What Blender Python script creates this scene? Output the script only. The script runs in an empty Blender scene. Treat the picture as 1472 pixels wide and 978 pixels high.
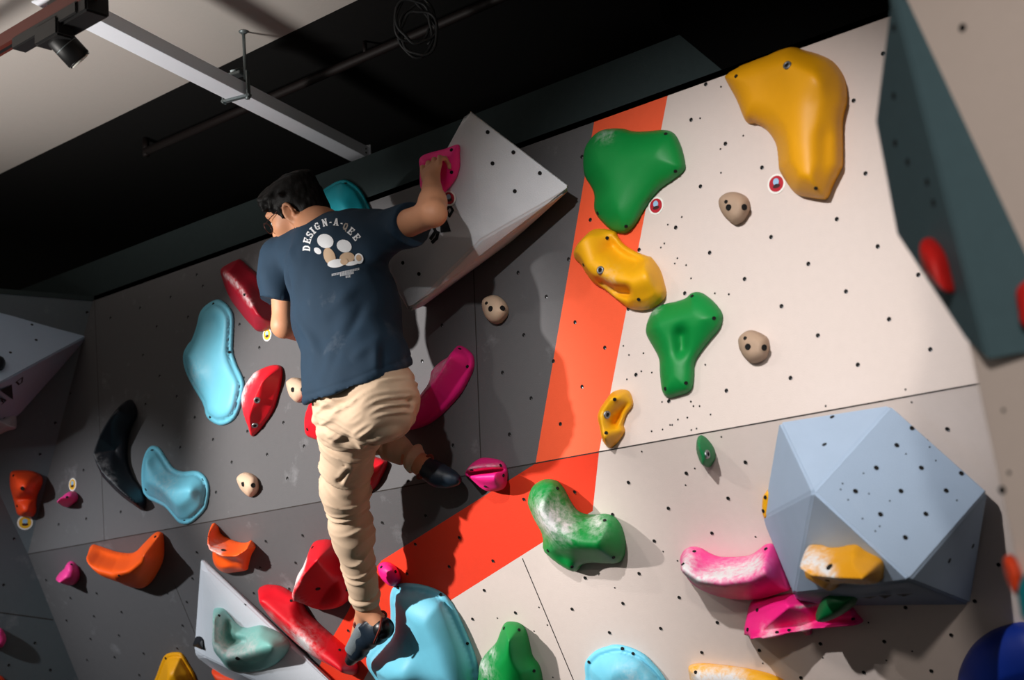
import bpy, bmesh, math, random
import numpy as np
from mathutils import Vector, Matrix
from mathutils.bvhtree import BVHTree
from mathutils.geometry import delaunay_2d_cdt
random.seed(7)
SC = bpy.context.scene
COL = SC.collection
# ------------------------------------------------------------------ camera frame
F, CX, CY = 2150.0, 736.0, 489.0
nrm = lambda v: np.asarray(v, float) / np.linalg.norm(v)
Zc = nrm([-820, -10600, 2150])
_x = np.array([2526, -631, -2150.0])
Xc = nrm(_x - Zc * _x.dot(Zc))
Yc = np.cross(Zc, Xc)
CAM = np.array([0, 0, 1.6])
Y0 = 3.6                       # climbing wall, upper panel (vertical)
def ray(px, py):
    d = np.array([px - CX, py - CY, F])
    return nrm([d @ Xc, d @ Yc, d @ Zc])
def proj(p):
    p = np.asarray(p) - CAM
    d = Xc * p[0] + Yc * p[1] + Zc * p[2]
    return CX + F * d[0] / d[2], CY + F * d[1] / d[2]
class Plane:
    def __init__(s, p, n, u=None):
        s.p = np.asarray(p, float); s.n = nrm(n)
        if s.n @ (CAM - s.p) < 0: s.n = -s.n
        u = np.array([1., 0, 0]) if u is None else np.asarray(u, float)
        s.u = nrm(u - s.n * (u @ s.n)); s.v = np.cross(s.n, s.u)
    def hit(s, px, py, h=0.0):
        r = ray(px, py); q = s.p + s.n * h
        return CAM + r * ((q - CAM) @ s.n / (r @ s.n))
    def to2(s, P): P = np.asarray(P) - s.p; return np.stack([P @ s.u, P @ s.v], -1)
    def to3(s, ab, h=0.0): ab = np.asarray(ab); return s.p + ab[..., :1] * s.u + ab[..., 1:2] * s.v + s.n * h
P1 = Plane([0, Y0, 0], [0, -1, 0])
ZS = P1.hit(700, 679)[2]
ZT = P1.hit(850, 168)[2]
_d = nrm([-4693, -11440, -2150]); d2 = nrm([0, _d @ Yc, _d @ Zc])
P2 = Plane([0, Y0, ZS], np.cross([1, 0, 0], d2))
A_ = P1.hit(135, 427); A_[2] = ZT
B_ = P1.hit(40, 797); B_[2] = ZS
C_ = P2.hit(113, 978)
L2 = Plane(B_, np.cross(C_ - B_, [-.1, -1, 0]), [0, 1, 0])
F0 = L2.hit(0, 712)
L1 = Plane(B_, np.cross(A_ - B_, F0 - B_), [0, 1, 0])
T_ = L1.hit(0, 415)

# ------------------------------------------------------------------ helpers
def s2l(c): return tuple(((x / 255) / 12.92 if x / 255 <= .04045 else ((x / 255 + .055) / 1.055) ** 2.4) for x in c)
def tag(o, label=None, cat=None, group=None, kind=None):
    if label: o['label'] = label
    if cat: o['category'] = cat
    if group: o['group'] = group
    if kind: o['kind'] = kind
    return o
def link(name, me, mats=(), parent=None):
    o = bpy.data.objects.new(name, me); COL.objects.link(o)
    if me is not None and hasattr(me, 'materials'):
        for m in (mats if isinstance(mats, (list, tuple)) else [mats]):
            if len(me.materials) < 8 and m.name not in [x.name for x in me.materials]: me.materials.append(m)
    if parent is not None: o.parent = parent
    return o
def empty(name, loc):
    o = bpy.data.objects.new(name, None); COL.objects.link(o); o.location = loc; o.empty_display_size = .05
    return o
def put(o, parent):      # parent with world geometry kept
    o.parent = parent; o.matrix_parent_inverse = Matrix.Translation(-Vector(parent.location)); return o
def mesh(name, V, Fc, smooth=True):
    me = bpy.data.meshes.new(name)
    me.from_pydata([tuple(map(float, v)) for v in V], [], [tuple(map(int, f)) for f in Fc]); me.update()
    if smooth: me.polygons.foreach_set('use_smooth', [True] * len(me.polygons))
    return me
def fix(me):
    bm = bmesh.new(); bm.from_mesh(me); bmesh.ops.recalc_face_normals(bm, faces=bm.faces[:]); bm.to_mesh(me); bm.free(); return me
def poly_prism(name, pts, depth_vec, mat, bev=0.0, parent=None):   # planar polygon extruded to a solid
    bm = bmesh.new(); f = bm.faces.new([bm.verts.new(p) for p in pts])
    g = bmesh.ops.extrude_face_region(bm, geom=[f])
    bmesh.ops.translate(bm, verts=[v for v in g['geom'] if isinstance(v, bmesh.types.BMVert)], vec=depth_vec)
    bmesh.ops.recalc_face_normals(bm, faces=bm.faces[:])
    if bev: bmesh.ops.bevel(bm, geom=bm.edges[:], offset=bev, segments=2, affect='EDGES', clamp_overlap=True)
    me = bpy.data.meshes.new(name); bm.to_mesh(me); bm.free()
    return link(name, me, mat, parent)
def hull(name, pts, mat, bev=.012, parent=None):
    bm = bmesh.new()
    for p in pts: bm.verts.new(p)
    r = bmesh.ops.convex_hull(bm, input=bm.verts[:])
    bmesh.ops.delete(bm, geom=[e for e in r['geom_interior'] if isinstance(e, bmesh.types.BMVert)], context='VERTS')
    bmesh.ops.dissolve_limit(bm, angle_limit=.03, verts=bm.verts[:], edges=bm.edges[:])
    bmesh.ops.recalc_face_normals(bm, faces=bm.faces[:])
    bmesh.ops.bevel(bm, geom=bm.edges[:], offset=bev, segments=3, affect='EDGES', clamp_overlap=True)
    me = bpy.data.meshes.new(name); bm.to_mesh(me); bm.free()
    me.polygons.foreach_set('use_smooth', [True] * len(me.polygons))
    o = link(name, me, mat, parent); wn = o.modifiers.new('weighted_normals', 'WEIGHTED_NORMAL'); wn.weight = 100; return o
def tube(name, pts, r, mat, parent=None, n=8, closed=False, flat=1.0):
    pts = [np.asarray(p, float) for p in pts]; V = []; Fc = []; N = len(pts); a = None
    for i, p in enumerate(pts):
        t = nrm(pts[(i + 1) % N] - pts[i - 1]) if closed else nrm(pts[min(i + 1, N - 1)] - pts[max(i - 1, 0)])
        if a is None: a = np.cross(t, [0, 0, 1.]) if abs(t[2]) < .9 else np.cross(t, [1., 0, 0])
        a = nrm(a - t * (a @ t)); b = np.cross(t, a); rr = r[i] if isinstance(r, (list, tuple)) else r
        for k in range(n):
            w = 2 * math.pi * k / n; V.append(p + rr * (math.cos(w) * a + flat * math.sin(w) * b))
    for i in range(N if closed else N - 1):
        for k in range(n):
            j = (i + 1) % N; Fc.append((i * n + k, i * n + (k + 1) % n, j * n + (k + 1) % n, j * n + k))
    if not closed: Fc += [tuple(range(n - 1, -1, -1)), tuple((N - 1) * n + k for k in range(n))]
    return link(name, fix(mesh(name, V, Fc)), mat, parent)
def box(name, c, ax, half, mat, bev=.004, parent=None):
    bm = bmesh.new(); bmesh.ops.create_cube(bm, size=2)
    for v in bm.verts: v.co = Vector(np.asarray(c) + sum(np.asarray(ax[i]) * v.co[i] * half[i] for i in range(3)))
    bmesh.ops.recalc_face_normals(bm, faces=bm.faces[:])
    if bev: bmesh.ops.bevel(bm, geom=bm.edges[:], offset=bev, segments=2, affect='EDGES')
    me = bpy.data.meshes.new(name); bm.to_mesh(me); bm.free(); return link(name, me, mat, parent)
# ------------------------------------------------------------------ materials
def material(name, rgb, rough=.6, noise=.06, nscale=40, bump=.15, bscale=300, metal=0, chalk=False, spec=.4, lin=False, smudge=0):
    m = bpy.data.materials.new(name); m.use_nodes = True; nt = m.node_tree; N = nt.nodes; L = nt.links
    b = N['Principled BSDF']; c = rgb if lin else s2l(rgb)
    b.inputs['Roughness'].default_value = rough; b.inputs['Metallic'].default_value = metal
    b.inputs['Specular IOR Level'].default_value = spec
    tc = N.new('ShaderNodeTexCoord')
    nz = N.new('ShaderNodeTexNoise'); nz.inputs['Scale'].default_value = nscale; nz.inputs['Detail'].default_value = 6
    L.new(tc.outputs['Object'], nz.inputs['Vector'])
    mx = N.new('ShaderNodeMixRGB'); mx.inputs[1].default_value = tuple(x * (1 - noise) for x in c) + (1,)
    mx.inputs[2].default_value = tuple(min(1, x * (1 + noise)) for x in c) + (1,)
    L.new(nz.outputs['Fac'], mx.inputs[0]); out = mx.outputs[0]
    def blend(fac, col):
        nonlocal out
        k = N.new('ShaderNodeMixRGB'); k.inputs[2].default_value = col
        L.new(fac, k.inputs[0]); L.new(out, k.inputs[1]); out = k.outputs[0]
    if smudge:
        n2 = N.new('ShaderNodeTexNoise'); n2.inputs['Scale'].default_value = 5.5; n2.inputs['Detail'].default_value = 9; n2.inputs['Roughness'].default_value = .68
        L.new(tc.outputs['Object'], n2.inputs['Vector'])
        rp = N.new('ShaderNodeValToRGB'); rp.color_ramp.elements[0].position = .6; rp.color_ramp.elements[1].position = .85
        rp.color_ramp.elements[1].color = (smudge,) * 3 + (1,)
        L.new(n2.outputs['Fac'], rp.inputs[0]); blend(rp.outputs[0], (.75, .76, .8, 1))
    if chalk:
        at = N.new('ShaderNodeAttribute'); at.attribute_name = 'chalk'
        n2 = N.new('ShaderNodeTexNoise'); n2.inputs['Scale'].default_value = 55; n2.inputs['Detail'].default_value = 8; n2.inputs['Roughness'].default_value = .7
        L.new(tc.outputs['Object'], n2.inputs['Vector'])
        ad = N.new('ShaderNodeMath'); ad.operation = 'MULTIPLY_ADD'; ad.inputs[1].default_value = 4.2; ad.inputs[2].default_value = -1.9
        L.new(n2.outputs['Fac'], ad.inputs[0])
        sm = N.new('ShaderNodeMath'); sm.operation = 'MULTIPLY'; sm.use_clamp = True
        a2 = N.new('ShaderNodeMath'); a2.operation = 'ADD'; L.new(ad.outputs[0], a2.inputs[0]); L.new(at.outputs['Fac'], a2.inputs[1])
        L.new(a2.outputs[0], sm.inputs[0]); L.new(at.outputs['Fac'], sm.inputs[1])
        blend(sm.outputs[0], (.78, .77, .78, 1))
    L.new(out, b.inputs['Base Color'])
    if bump:
        n3 = N.new('ShaderNodeTexNoise'); n3.inputs['Scale'].default_value = bscale; n3.inputs['Detail'].default_value = 3
        L.new(tc.outputs['Object'], n3.inputs['Vector'])
        bp = N.new('ShaderNodeBump'); bp.inputs['Strength'].default_value = bump; bp.inputs['Distance'].default_value = .002
        L.new(n3.outputs['Fac'], bp.inputs['Height']); L.new(bp.outputs[0], b.inputs['Normal'])
    return m
M = {}
def mk(k, *a, **kw): M[k] = material(k, *a, **kw)
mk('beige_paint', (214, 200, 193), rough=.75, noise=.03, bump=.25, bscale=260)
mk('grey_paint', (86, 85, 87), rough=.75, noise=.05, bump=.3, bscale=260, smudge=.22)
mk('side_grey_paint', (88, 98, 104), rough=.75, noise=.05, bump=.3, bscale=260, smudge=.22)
mk('red_paint', (232, 58, 29), rough=.7, noise=.04, bump=.25, bscale=260)
mk('orange_paint', (238, 88, 48), rough=.7, noise=.04, bump=.25, bscale=260)  # upper stripe: the same red shifted to orange, lamp light put into the colour
mk('seam', (50, 46, 44), rough=.9, bump=0)
mk('hole_dark', (9, 8, 8), rough=.9, bump=0)
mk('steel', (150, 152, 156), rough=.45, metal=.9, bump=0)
mk('white_ceiling', (190, 184, 178), rough=.9, noise=.02, bump=.2, bscale=90)
mk('black_wall', (28, 28, 28), rough=.95, noise=.1, bump=.2, bscale=60, spec=.1)
mk('dark_board', (43, 52, 53), rough=.95, noise=.1, bump=.2, spec=.1)
mk('curtain_black', (8, 8, 8), rough=1, bump=.1, spec=0)
mk('floor_mat', (52, 56, 64), rough=.8, bump=.2)
mk('teal_paint', (72, 98, 107), rough=.8, noise=.08, bump=.25)
mk('volume_grey', (208, 209, 213), rough=.8, noise=.06, nscale=14, bump=.5, bscale=330, smudge=.2)
mk('volume_light', (160, 180, 204), rough=.8, noise=.04, nscale=14, bump=.5, bscale=330, smudge=.12)
mk('volume_pale', (206, 213, 222), rough=.8, noise=.04, nscale=14, bump=.5, bscale=330, smudge=.1)
mk('logo_black', (26, 28, 32), rough=.8, bump=0)
HC = dict(green=(0, 132, 56), teal_green=(0, 118, 62), dark_green=(0, 96, 48), yellow=(236, 170, 12), amber=(228, 158, 6), red=(214, 14, 34), crimson=(150, 8, 34),
          pink=(246, 32, 134), rose=(240, 66, 150), orange=(250, 92, 22), orange_red=(238, 72, 26), sky=(112, 196, 222), aqua=(46, 172, 196), teal=(0, 132, 146),
          mint=(134, 204, 196), black=(16, 22, 30), wood=(172, 146, 124), tan=(206, 178, 152), blue=(8, 44, 140), pale_grey=(190, 196, 204), scarlet=(214, 30, 26))
for k, c in HC.items(): mk('hold_' + k, c, rough=.5 if k not in ('wood', 'tan') else .7, noise=.05, nscale=25, bump=.25, bscale=420, chalk=True)
mk('tag_white', (236, 234, 228), rough=.5, bump=0)
mk('tag_red', (176, 28, 44), rough=.5, bump=0)
mk('tag_yellow', (232, 180, 40), rough=.5, bump=0)
mk('tag_blue', (150, 190, 220), rough=.5, bump=0)
mk('tag_ink', (60, 26, 26), rough=.6, bump=0)
# ------------------------------------------------------------------ pixel tables
CR = {}
for i, oy in enumerate((0, 245, 490, 733)):
    for j, ox in enumerate((0, 368, 736, 1104)): CR['r%dc%d' % (i, j)] = (ox, oy, 3.992)
CR.update(px=(0, 0, 1.), a=(0, 660, 7.355), b=(0, 780, 7.355), c=(240, 845, 7.355), v=(1090, 740, 4.309), vt=(1090, 570, 4.309), p=(970, 760, 5.228), m=(555, 290, 5.433))
def px(s, crop=None):
    out = []
    for part in s.split(';'):
        w = part.split()
        if w and w[0] in CR: crop = w.pop(0)
        ox, oy, sc = CR[crop]
        v = list(map(float, w)); out += [(ox + v[i] / sc, oy + v[i + 1] / sc) for i in range(0, len(v), 2)]
    return out
# ------------------------------------------------------------------ room and walls
def S(o): return tag(o, kind='structure')
FLOOR_Z = 0.0
YB = Y0 + 1.9; ZCEIL = 3.8
YE = (CAM + ray(257, 125) * ((ZCEIL - CAM[2]) / ray(257, 125)[2]))[1]      # where the white part of the ceiling ends
def wall_mesh(name, plane, polys, holes=(), seams=(), base='grey_paint', small=()):
    """painted panels of one plane plus the T-nut holes and board joints let into it"""
    mats = []; V = []; Fc = []; mi = []
    def slot(k):
        if k not in mats: mats.append(k)
        return mats.index(k)
    def face(pts3, k):
        n = len(V); V.extend(pts3); f = list(range(n, n + len(pts3)))
        e = np.cross(pts3[1] - pts3[0], pts3[-1] - pts3[0])
        a = sum((np.cross(pts3[i] - pts3[0], pts3[(i + 1) % len(pts3)] - pts3[0]) for i in range(1, len(pts3) - 1)), np.zeros(3))
        Fc.append(f if a @ plane.n > 0 else f[::-1]); mi.append(slot(k))
    for k, pts in polys: face([np.asarray(p) for p in pts], k)
    def disc(c, r, h, k, n=10):
        face([c + plane.n * h + r * (math.cos(2 * math.pi * t / n) * plane.u + math.sin(2 * math.pi * t / n) * plane.v) for t in range(n)], k)
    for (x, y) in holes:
        c = plane.hit(x, y); disc(c, .0064, .0008, 'hole_dark'); disc(c + plane.u * .003 - np.array([0, 0, .004]), .0021, .0012, 'steel', 6)  # the small off-centre steel disc is a painted glint in the hole
    for (x, y) in small: disc(plane.hit(x, y), .0032, .0008, 'hole_dark', 6)
    for (a, b, w) in seams:
        p, q = plane.hit(*a), plane.hit(*b); s = np.cross(nrm(q - p), plane.n) * w / 2; o = plane.n * .0006
        face([p - s + o, q - s + o, q + s + o, p + s + o], 'seam')
    me = mesh(name, V, Fc, False); o = link(name, me, [M[k] for k in mats])
    me.polygons.foreach_set('material_index', mi); return S(o)
h1 = lambda x, y: P1.hit(x, y); h2 = lambda x, y: P2.hit(x, y)
def top(x, y): p = h1(x, y); p[2] = ZT; return p
def seam(x, y): p = h1(x, y); p[2] = ZS; return p
# every T-nut hole seen in the photograph
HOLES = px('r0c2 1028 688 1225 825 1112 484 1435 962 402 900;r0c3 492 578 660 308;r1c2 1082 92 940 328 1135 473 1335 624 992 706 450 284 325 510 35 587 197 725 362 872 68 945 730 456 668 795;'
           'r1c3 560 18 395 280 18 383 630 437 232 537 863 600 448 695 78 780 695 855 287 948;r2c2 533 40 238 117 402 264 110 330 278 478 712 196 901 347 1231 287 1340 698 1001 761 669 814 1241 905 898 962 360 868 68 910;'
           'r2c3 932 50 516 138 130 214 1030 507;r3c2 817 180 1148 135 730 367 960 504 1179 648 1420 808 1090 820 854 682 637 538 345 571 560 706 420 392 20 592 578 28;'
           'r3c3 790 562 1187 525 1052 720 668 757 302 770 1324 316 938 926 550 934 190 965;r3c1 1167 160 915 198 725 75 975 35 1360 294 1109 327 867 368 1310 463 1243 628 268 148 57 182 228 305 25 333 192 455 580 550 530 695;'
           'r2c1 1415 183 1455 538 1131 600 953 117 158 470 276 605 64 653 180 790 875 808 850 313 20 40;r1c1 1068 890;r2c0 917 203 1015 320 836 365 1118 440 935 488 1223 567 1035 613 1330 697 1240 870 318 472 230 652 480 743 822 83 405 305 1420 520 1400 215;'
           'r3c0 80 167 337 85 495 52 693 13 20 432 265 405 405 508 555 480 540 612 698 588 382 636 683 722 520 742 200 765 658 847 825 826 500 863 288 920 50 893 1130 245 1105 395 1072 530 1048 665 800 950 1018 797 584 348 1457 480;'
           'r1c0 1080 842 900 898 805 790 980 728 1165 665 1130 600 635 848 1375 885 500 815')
SMALL = px('r1c2 895 312 875 420 855 443 950 505 935 535 1000 545 1028 620 975 268 1165 706 1245 712 1200 14;r2c2 640 30 672 82 755 72 743 176 803 183 660 222 862 352 1027 350 1042 376 1077 376 1140 424 1007 442 953 453 908 484 920 484 865 510 802 520 1060 505 1030 513 745 636 1050 733 997 829 1202 552 1110 138;'
           'r3c2 155 560 203 662 127 697 590 448 868 240 950 293 1398 155 1440 882 235 962;r0c2 1080 679 1328 779 1197 856 1200 498;r2c3 332 375 825 353 790 280;r3c3 315 850 680 865 828 812 577 648;r3c1 1385 622')
def seam_y(x): return 797 - .1794 * (x - 40)
def fold_x(y): return 135 - (y - 427) * 95 / 370. if y < 797 else 40 + (y - 797) * 73 / 181.
def which(x, y):
    if x < fold_x(y): return 'L2' if y > 712 + 85 * x / 40. else 'L1'
    return 'P1' if y < seam_y(x) else 'P2'
HB = {k: [q for q in HOLES if which(*q) == k] for k in ('P1', 'P2', 'L1', 'L2')}
SB = {k: [q for q in SMALL if which(*q) == k] for k in ('P1', 'P2')}
# upper panel: grey | red stripe | white
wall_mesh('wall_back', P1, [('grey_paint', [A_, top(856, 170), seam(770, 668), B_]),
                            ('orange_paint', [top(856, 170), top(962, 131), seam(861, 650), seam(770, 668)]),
                            ('beige_paint', [top(962, 131), top(1700, -120), seam(1640, 510), seam(861, 650)])],
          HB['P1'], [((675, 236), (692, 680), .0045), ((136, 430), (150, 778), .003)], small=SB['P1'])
def down(p, z):
    return p + d2 * ((z - p[2]) / d2[2])
b1 = h2(440, 1010)
BL = B_ + (C_ - B_) * ((.25 - B_[2]) / (C_ - B_)[2])
st = [seam(770, 668), seam(861, 650), h2(852, 735), h2(840, 742), h2(650, 862), h2(560, 925), h2(531, 963), h2(505, 1010), b1, h2(470, 930), h2(500, 880), h2(520, 840), h2(549, 806)]
zb = .25
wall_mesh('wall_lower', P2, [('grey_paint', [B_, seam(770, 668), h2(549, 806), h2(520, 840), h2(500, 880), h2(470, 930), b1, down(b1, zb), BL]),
                             ('red_paint', st),
                             ('beige_paint', [seam(861, 650), seam(1640, 510), down(seam(1640, 510), zb), down(b1, zb), b1, h2(505, 1010), h2(531, 963), h2(560, 925), h2(650, 862), h2(840, 742), h2(852, 735)])],
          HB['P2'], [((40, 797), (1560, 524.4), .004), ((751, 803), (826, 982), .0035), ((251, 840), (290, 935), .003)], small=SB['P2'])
def ext(plane, a, b, k):                   # run on from a through b by the factor k
    return a + (b - a) * k
TT = A_ + (T_ - A_) * 3.2; FF = B_ + (F0 - B_) * 2.6
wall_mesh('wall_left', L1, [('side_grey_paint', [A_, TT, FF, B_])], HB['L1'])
dn = (C_ - B_)
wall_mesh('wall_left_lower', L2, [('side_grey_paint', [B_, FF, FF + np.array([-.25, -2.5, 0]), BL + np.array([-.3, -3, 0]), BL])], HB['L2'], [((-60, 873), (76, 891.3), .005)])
# top deck of the climbing wall, the black wall behind it, ceiling and floor
S(poly_prism('trim_1', [A_, TT, TT + [-.6, .3, 0], [A_[0] - .5, Y0 + .12, ZT], [top(1700, -120)[0], Y0 + .12, ZT], top(1700, -120)], (0, 0, -.02), M['dark_board']))
zbd = (CAM + ray(850, 99) * ((Y0 + .004) / ray(850, 99)[1]))[2]
S(poly_prism('trim_2', [(-7.5, Y0 + .004, ZT - .3), (2, Y0 + .004, ZT - .3), (2, Y0 + .004, zbd), (-7.5, Y0 + .004, zbd)], (0, .03, 0), M['dark_board']))
S(poly_prism('wall_behind', [(-11, YB, 0), (4, YB, 0), (4, YB, ZCEIL), (-11, YB, ZCEIL)], (0, .1, 0), M['black_wall']))
S(poly_prism('ceiling', [(-11, -3, ZCEIL), (4, -3, ZCEIL), (4, YE, ZCEIL), (-11, YE, ZCEIL)], (0, 0, .1), M['white_ceiling']))
S(poly_prism('ceiling_black', [(-11, YE, ZCEIL), (4, YE, ZCEIL), (4, YB + .1, ZCEIL), (-11, YB + .1, ZCEIL)], (0, 0, .1), M['black_wall']))
S(poly_prism('floor', [(-11, -3, 0), (4, -3, 0), (4, YB + .1, 0), (-11, YB + .1, 0)], (0, 0, -.1), M['floor_mat']))
PB = Plane([0, Y0 + .002, 0], [0, -1, 0])
S(poly_prism('trim_3', [PB.hit(946, -40), PB.hit(950, 28), PB.hit(1052, 112), PB.hit(1330, 14), PB.hit(1330, -40)], (0, .0012, 0), M['curtain_black']))

# ------------------------------------------------------------------ holds
def seg_d(Q, a, b):
    ab = b - a; t = np.clip(((Q - a) @ ab) / max(ab @ ab, 1e-12), 0, 1)
    return np.linalg.norm(Q - (a + t[:, None] * ab), axis=1)
def pl_d(Q, L):
    d = seg_d(Q, L[0], L[1])
    for i in range(1, len(L) - 1): d = np.minimum(d, seg_d(Q, L[i], L[i + 1]))
    return d
def inside(Q, poly):
    c = np.zeros(len(Q), bool); n = len(poly)
    for i in range(n):
        a, b = poly[i], poly[i - 1]
        k = (a[1] > Q[:, 1]) != (b[1] > Q[:, 1])
        c ^= k & (Q[:, 0] < (b[0] - a[0]) * (Q[:, 1] - a[1]) / (b[1] - a[1] + 1e-15) + a[0])
    return c
def catmull(P, per=6):
    P = np.asarray(P); n = len(P); out = []
    for i in range(n):
        p0, p1, p2, p3 = P[i - 1], P[i], P[(i + 1) % n], P[(i + 2) % n]
        for k in range(per):
            t = k / per
            out.append(.5 * (2 * p1 + (p2 - p0) * t + (2 * p0 - 5 * p1 + 4 * p2 - p3) * t * t + (3 * p1 - p0 - 3 * p2 + p3) * t ** 3))
    return np.array(out)
def resample(P, s):
    Q = np.vstack([P, P[:1]]); L = np.r_[0, np.cumsum(np.linalg.norm(np.diff(Q, axis=0), axis=1))]
    n = max(16, int(L[-1] / s)); t = np.linspace(0, L[-1], n, endpoint=False)
    return np.stack([np.interp(t, L, Q[:, 0]), np.interp(t, L, Q[:, 1])], 1)
def disc_mesh(name, rings):            # rings: (radius, z, material index)
    V = []; Fc = []; mi = []; n = 12
    for (r, z, k) in rings: V += [(r * math.cos(2 * math.pi * i / n), r * math.sin(2 * math.pi * i / n), z) for i in range(n)]
    for j in range(len(rings) - 1):
        for i in range(n): Fc.append((j * n + i, j * n + (i + 1) % n, (j + 1) * n + (i + 1) % n, (j + 1) * n + i)); mi.append(rings[j + 1][2])
    Fc.append(tuple((len(rings) - 1) * n + i for i in range(n))); mi.append(rings[-1][2])
    me = mesh(name, V, Fc); me.polygons.foreach_set('material_index', mi); return me
SCREW = disc_mesh('screw_hole', [(.0056, -.002, 0), (.0056, .0012, 0), (.0046, .0012, 0), (.0036, .0004, 0)]); SCREW.materials.append(M['hole_dark'])
BOLT = disc_mesh('bolt', [(.0125, -.003, 0), (.0125, .002, 0), (.0105, .0028, 0), (.0065, .0026, 0), (.006, .0006, 1)]); BOLT.materials.append(M['steel']); BOLT.materials.append(M['hole_dark'])
POCKET = disc_mesh('screw_hole', [(.0092, -.003, 0), (.0092, .001, 0), (.0075, .0012, 0), (.0065, .0006, 0)]); POCKET.materials.append(M['hole_dark'])
PLN = dict(P1=P1, P2=P2, L1=L1, L2=L2)
def hold(label, col, plane, crop, outline, H=.06, R=30, feats=(), screws='', bolts='', pockets='', flange=None, rim=.006, name='climbing_hold', group=None, lean=.72, smooth_corners=True, cat='climbing hold'):
    pl = PLN[plane] if isinstance(plane, str) else plane
    pts = px(outline, crop); c0 = np.mean(pts, 0)
    O3 = np.array([pl.hit(*q) for q in pts]); O2 = pl.to2(O3)
    sc = CR[crop][2]
    area = lambda P: abs(np.sum(P[:, 0] * np.roll(P[:, 1], -1) - P[:, 1] * np.roll(P[:, 0], -1))) / 2
    mpp = math.sqrt(area(O2) / area(np.array(pts)))            # metres per photo pixel here
    k = mpp / sc
    f2 = lambda xy: pl.to2(pl.hit(*px('%f %f' % xy, crop)[0]))
    size = math.sqrt(area(O2)); s = min(max(.0042, size / 42), .011)
    if np.sum(O2[:, 0] * np.roll(O2[:, 1], -1) - O2[:, 1] * np.roll(O2[:, 0], -1)) < 0: O2 = O2[::-1]
    B = resample(catmull(O2, 6) if smooth_corners else O2, s)
    lo, hi = B.min(0), B.max(0); G = []
    for j, y in enumerate(np.arange(lo[1], hi[1], s * .866)):
        G += [(x + (j % 2) * s / 2, y) for x in np.arange(lo[0], hi[0] + s, s)]
    G = np.array(G); dl = lambda Q: pl_d(Q, np.vstack([B, B[:1]]))
    G = G[inside(G, B)]; G = G[dl(G) > .55 * s]
    A = np.vstack([B, G]); nb = len(B)
    v2, _, fc, orig, _, _ = delaunay_2d_cdt([Vector(p) for p in A], [(i, (i + 1) % nb) for i in range(nb)], [], 1, 1e-7)
    Q = np.array([(v.x, v.y) for v in v2]); d = dl(Q); isb = np.array([any(o < nb for o in og) for og in orig]); d[isb] = 0
    R_ = R * k; fw, fh = (flange[0] * k, flange[1]) if flange else (0, 0)
    x = np.clip((d - fw) / R_, 0, 1)
    h = fh * np.clip(d / max(.35 * fw, 1e-6), 0, 1) * (fw > 0) + H * np.sqrt(np.clip(1 - (1 - x) ** 2, 0, 1))
    mask = np.clip((d - fw) / (R_ * .9), 0, 1); mask = mask * mask * (3 - 2 * mask); chalk = np.zeros(len(Q))
    for ft in feats:
        t = ft[0]
        if t == 'b':
            w = np.linalg.norm(Q - f2((ft[1], ft[2])), axis=1) / (ft[3] * k); h += mask * ft[4] * np.exp(-w * w)
        elif t in 'rt':
            L = np.array([f2(q) for q in zip(ft[1][::2], ft[1][1::2])]); w = pl_d(Q, L) / (ft[2] * k)
            h += mask * ft[3] * (np.exp(-w * w) if t == 'r' else np.clip(1 - w, 0, 1))
        elif t == 'c':
            w = np.linalg.norm(Q - f2((ft[1], ft[2])), axis=1) / (ft[3] * k); chalk = np.maximum(chalk, ft[4] * np.exp(-w * w))
        elif t == 'cr':
            L = np.array([f2(q) for q in zip(ft[1][::2], ft[1][1::2])]); w = pl_d(Q, L) / (ft[2] * k); chalk = np.maximum(chalk, ft[3] * np.exp(-w * w))
    h = np.maximum(h, .002) + rim; h[isb] = rim
    cen = pl.to3(np.mean(B, 0)); tocam = nrm(CAM - cen); D = nrm((1 - lean) * pl.n + lean * tocam); D = D / (D @ pl.n)
    hh = h[:, None] * D; P = pl.to3(Q) + hh
    V = list(P - cen); Fc = []
    for f in fc:
        a, b, c = (Q[i] for i in f[:3])
        Fc.append(list(f) if (b - a)[0] * (c - a)[1] - (b - a)[1] * (c - a)[0] > 0 else list(f)[::-1])
    # side skirt down into the wall and a back plate
    order = [None] * nb
    for i, og in enumerate(orig):
        for o in og:
            if o < nb: order[o] = i
    n0 = len(V); V += [pl.to3(Q[i]) - cen - pl.n * .002 for i in order]
    for i in range(nb):
        j = (i + 1) % nb; Fc.append([order[i], n0 + i, n0 + j, order[j]])
    Fc.append([n0 + nb - 1 - i for i in range(nb)])
    me = mesh(name, V, Fc)
    at = me.attributes.new('chalk', 'FLOAT', 'POINT'); at.data.foreach_set('value', np.r_[chalk, np.zeros(len(V) - n0)].astype(np.float32))
    o = link(name, me, M['hold_' + col]); o.location = cen
    tag(o, label, cat, group)
    me.update(); no = np.array([tuple(v.normal) for v in me.vertices])
    PX = np.array([proj(p) for p in P])
    for lst, dm in ((screws, SCREW), (bolts, BOLT), (pockets, POCKET)):
        for q in px(lst, crop) if lst else []:
            i = int(np.argmin(np.sum((PX - q) ** 2, 1))); n_ = Vector(no[i])
            c = bpy.data.objects.new(dm.name.split('.')[0], dm); COL.objects.link(c); c.parent = o
            c.rotation_euler = n_.to_track_quat('Z', 'Y').to_euler(); c.location = Vector(V[i]) + n_ * .0012
    return o
G_ = 'green holds'; Yg = 'yellow holds'; Rg = 'red holds'; Pg = 'pink holds'; Og = 'orange holds'; Bg = 'pale blue holds'; Wg = 'wooden two-hole holds'
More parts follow.
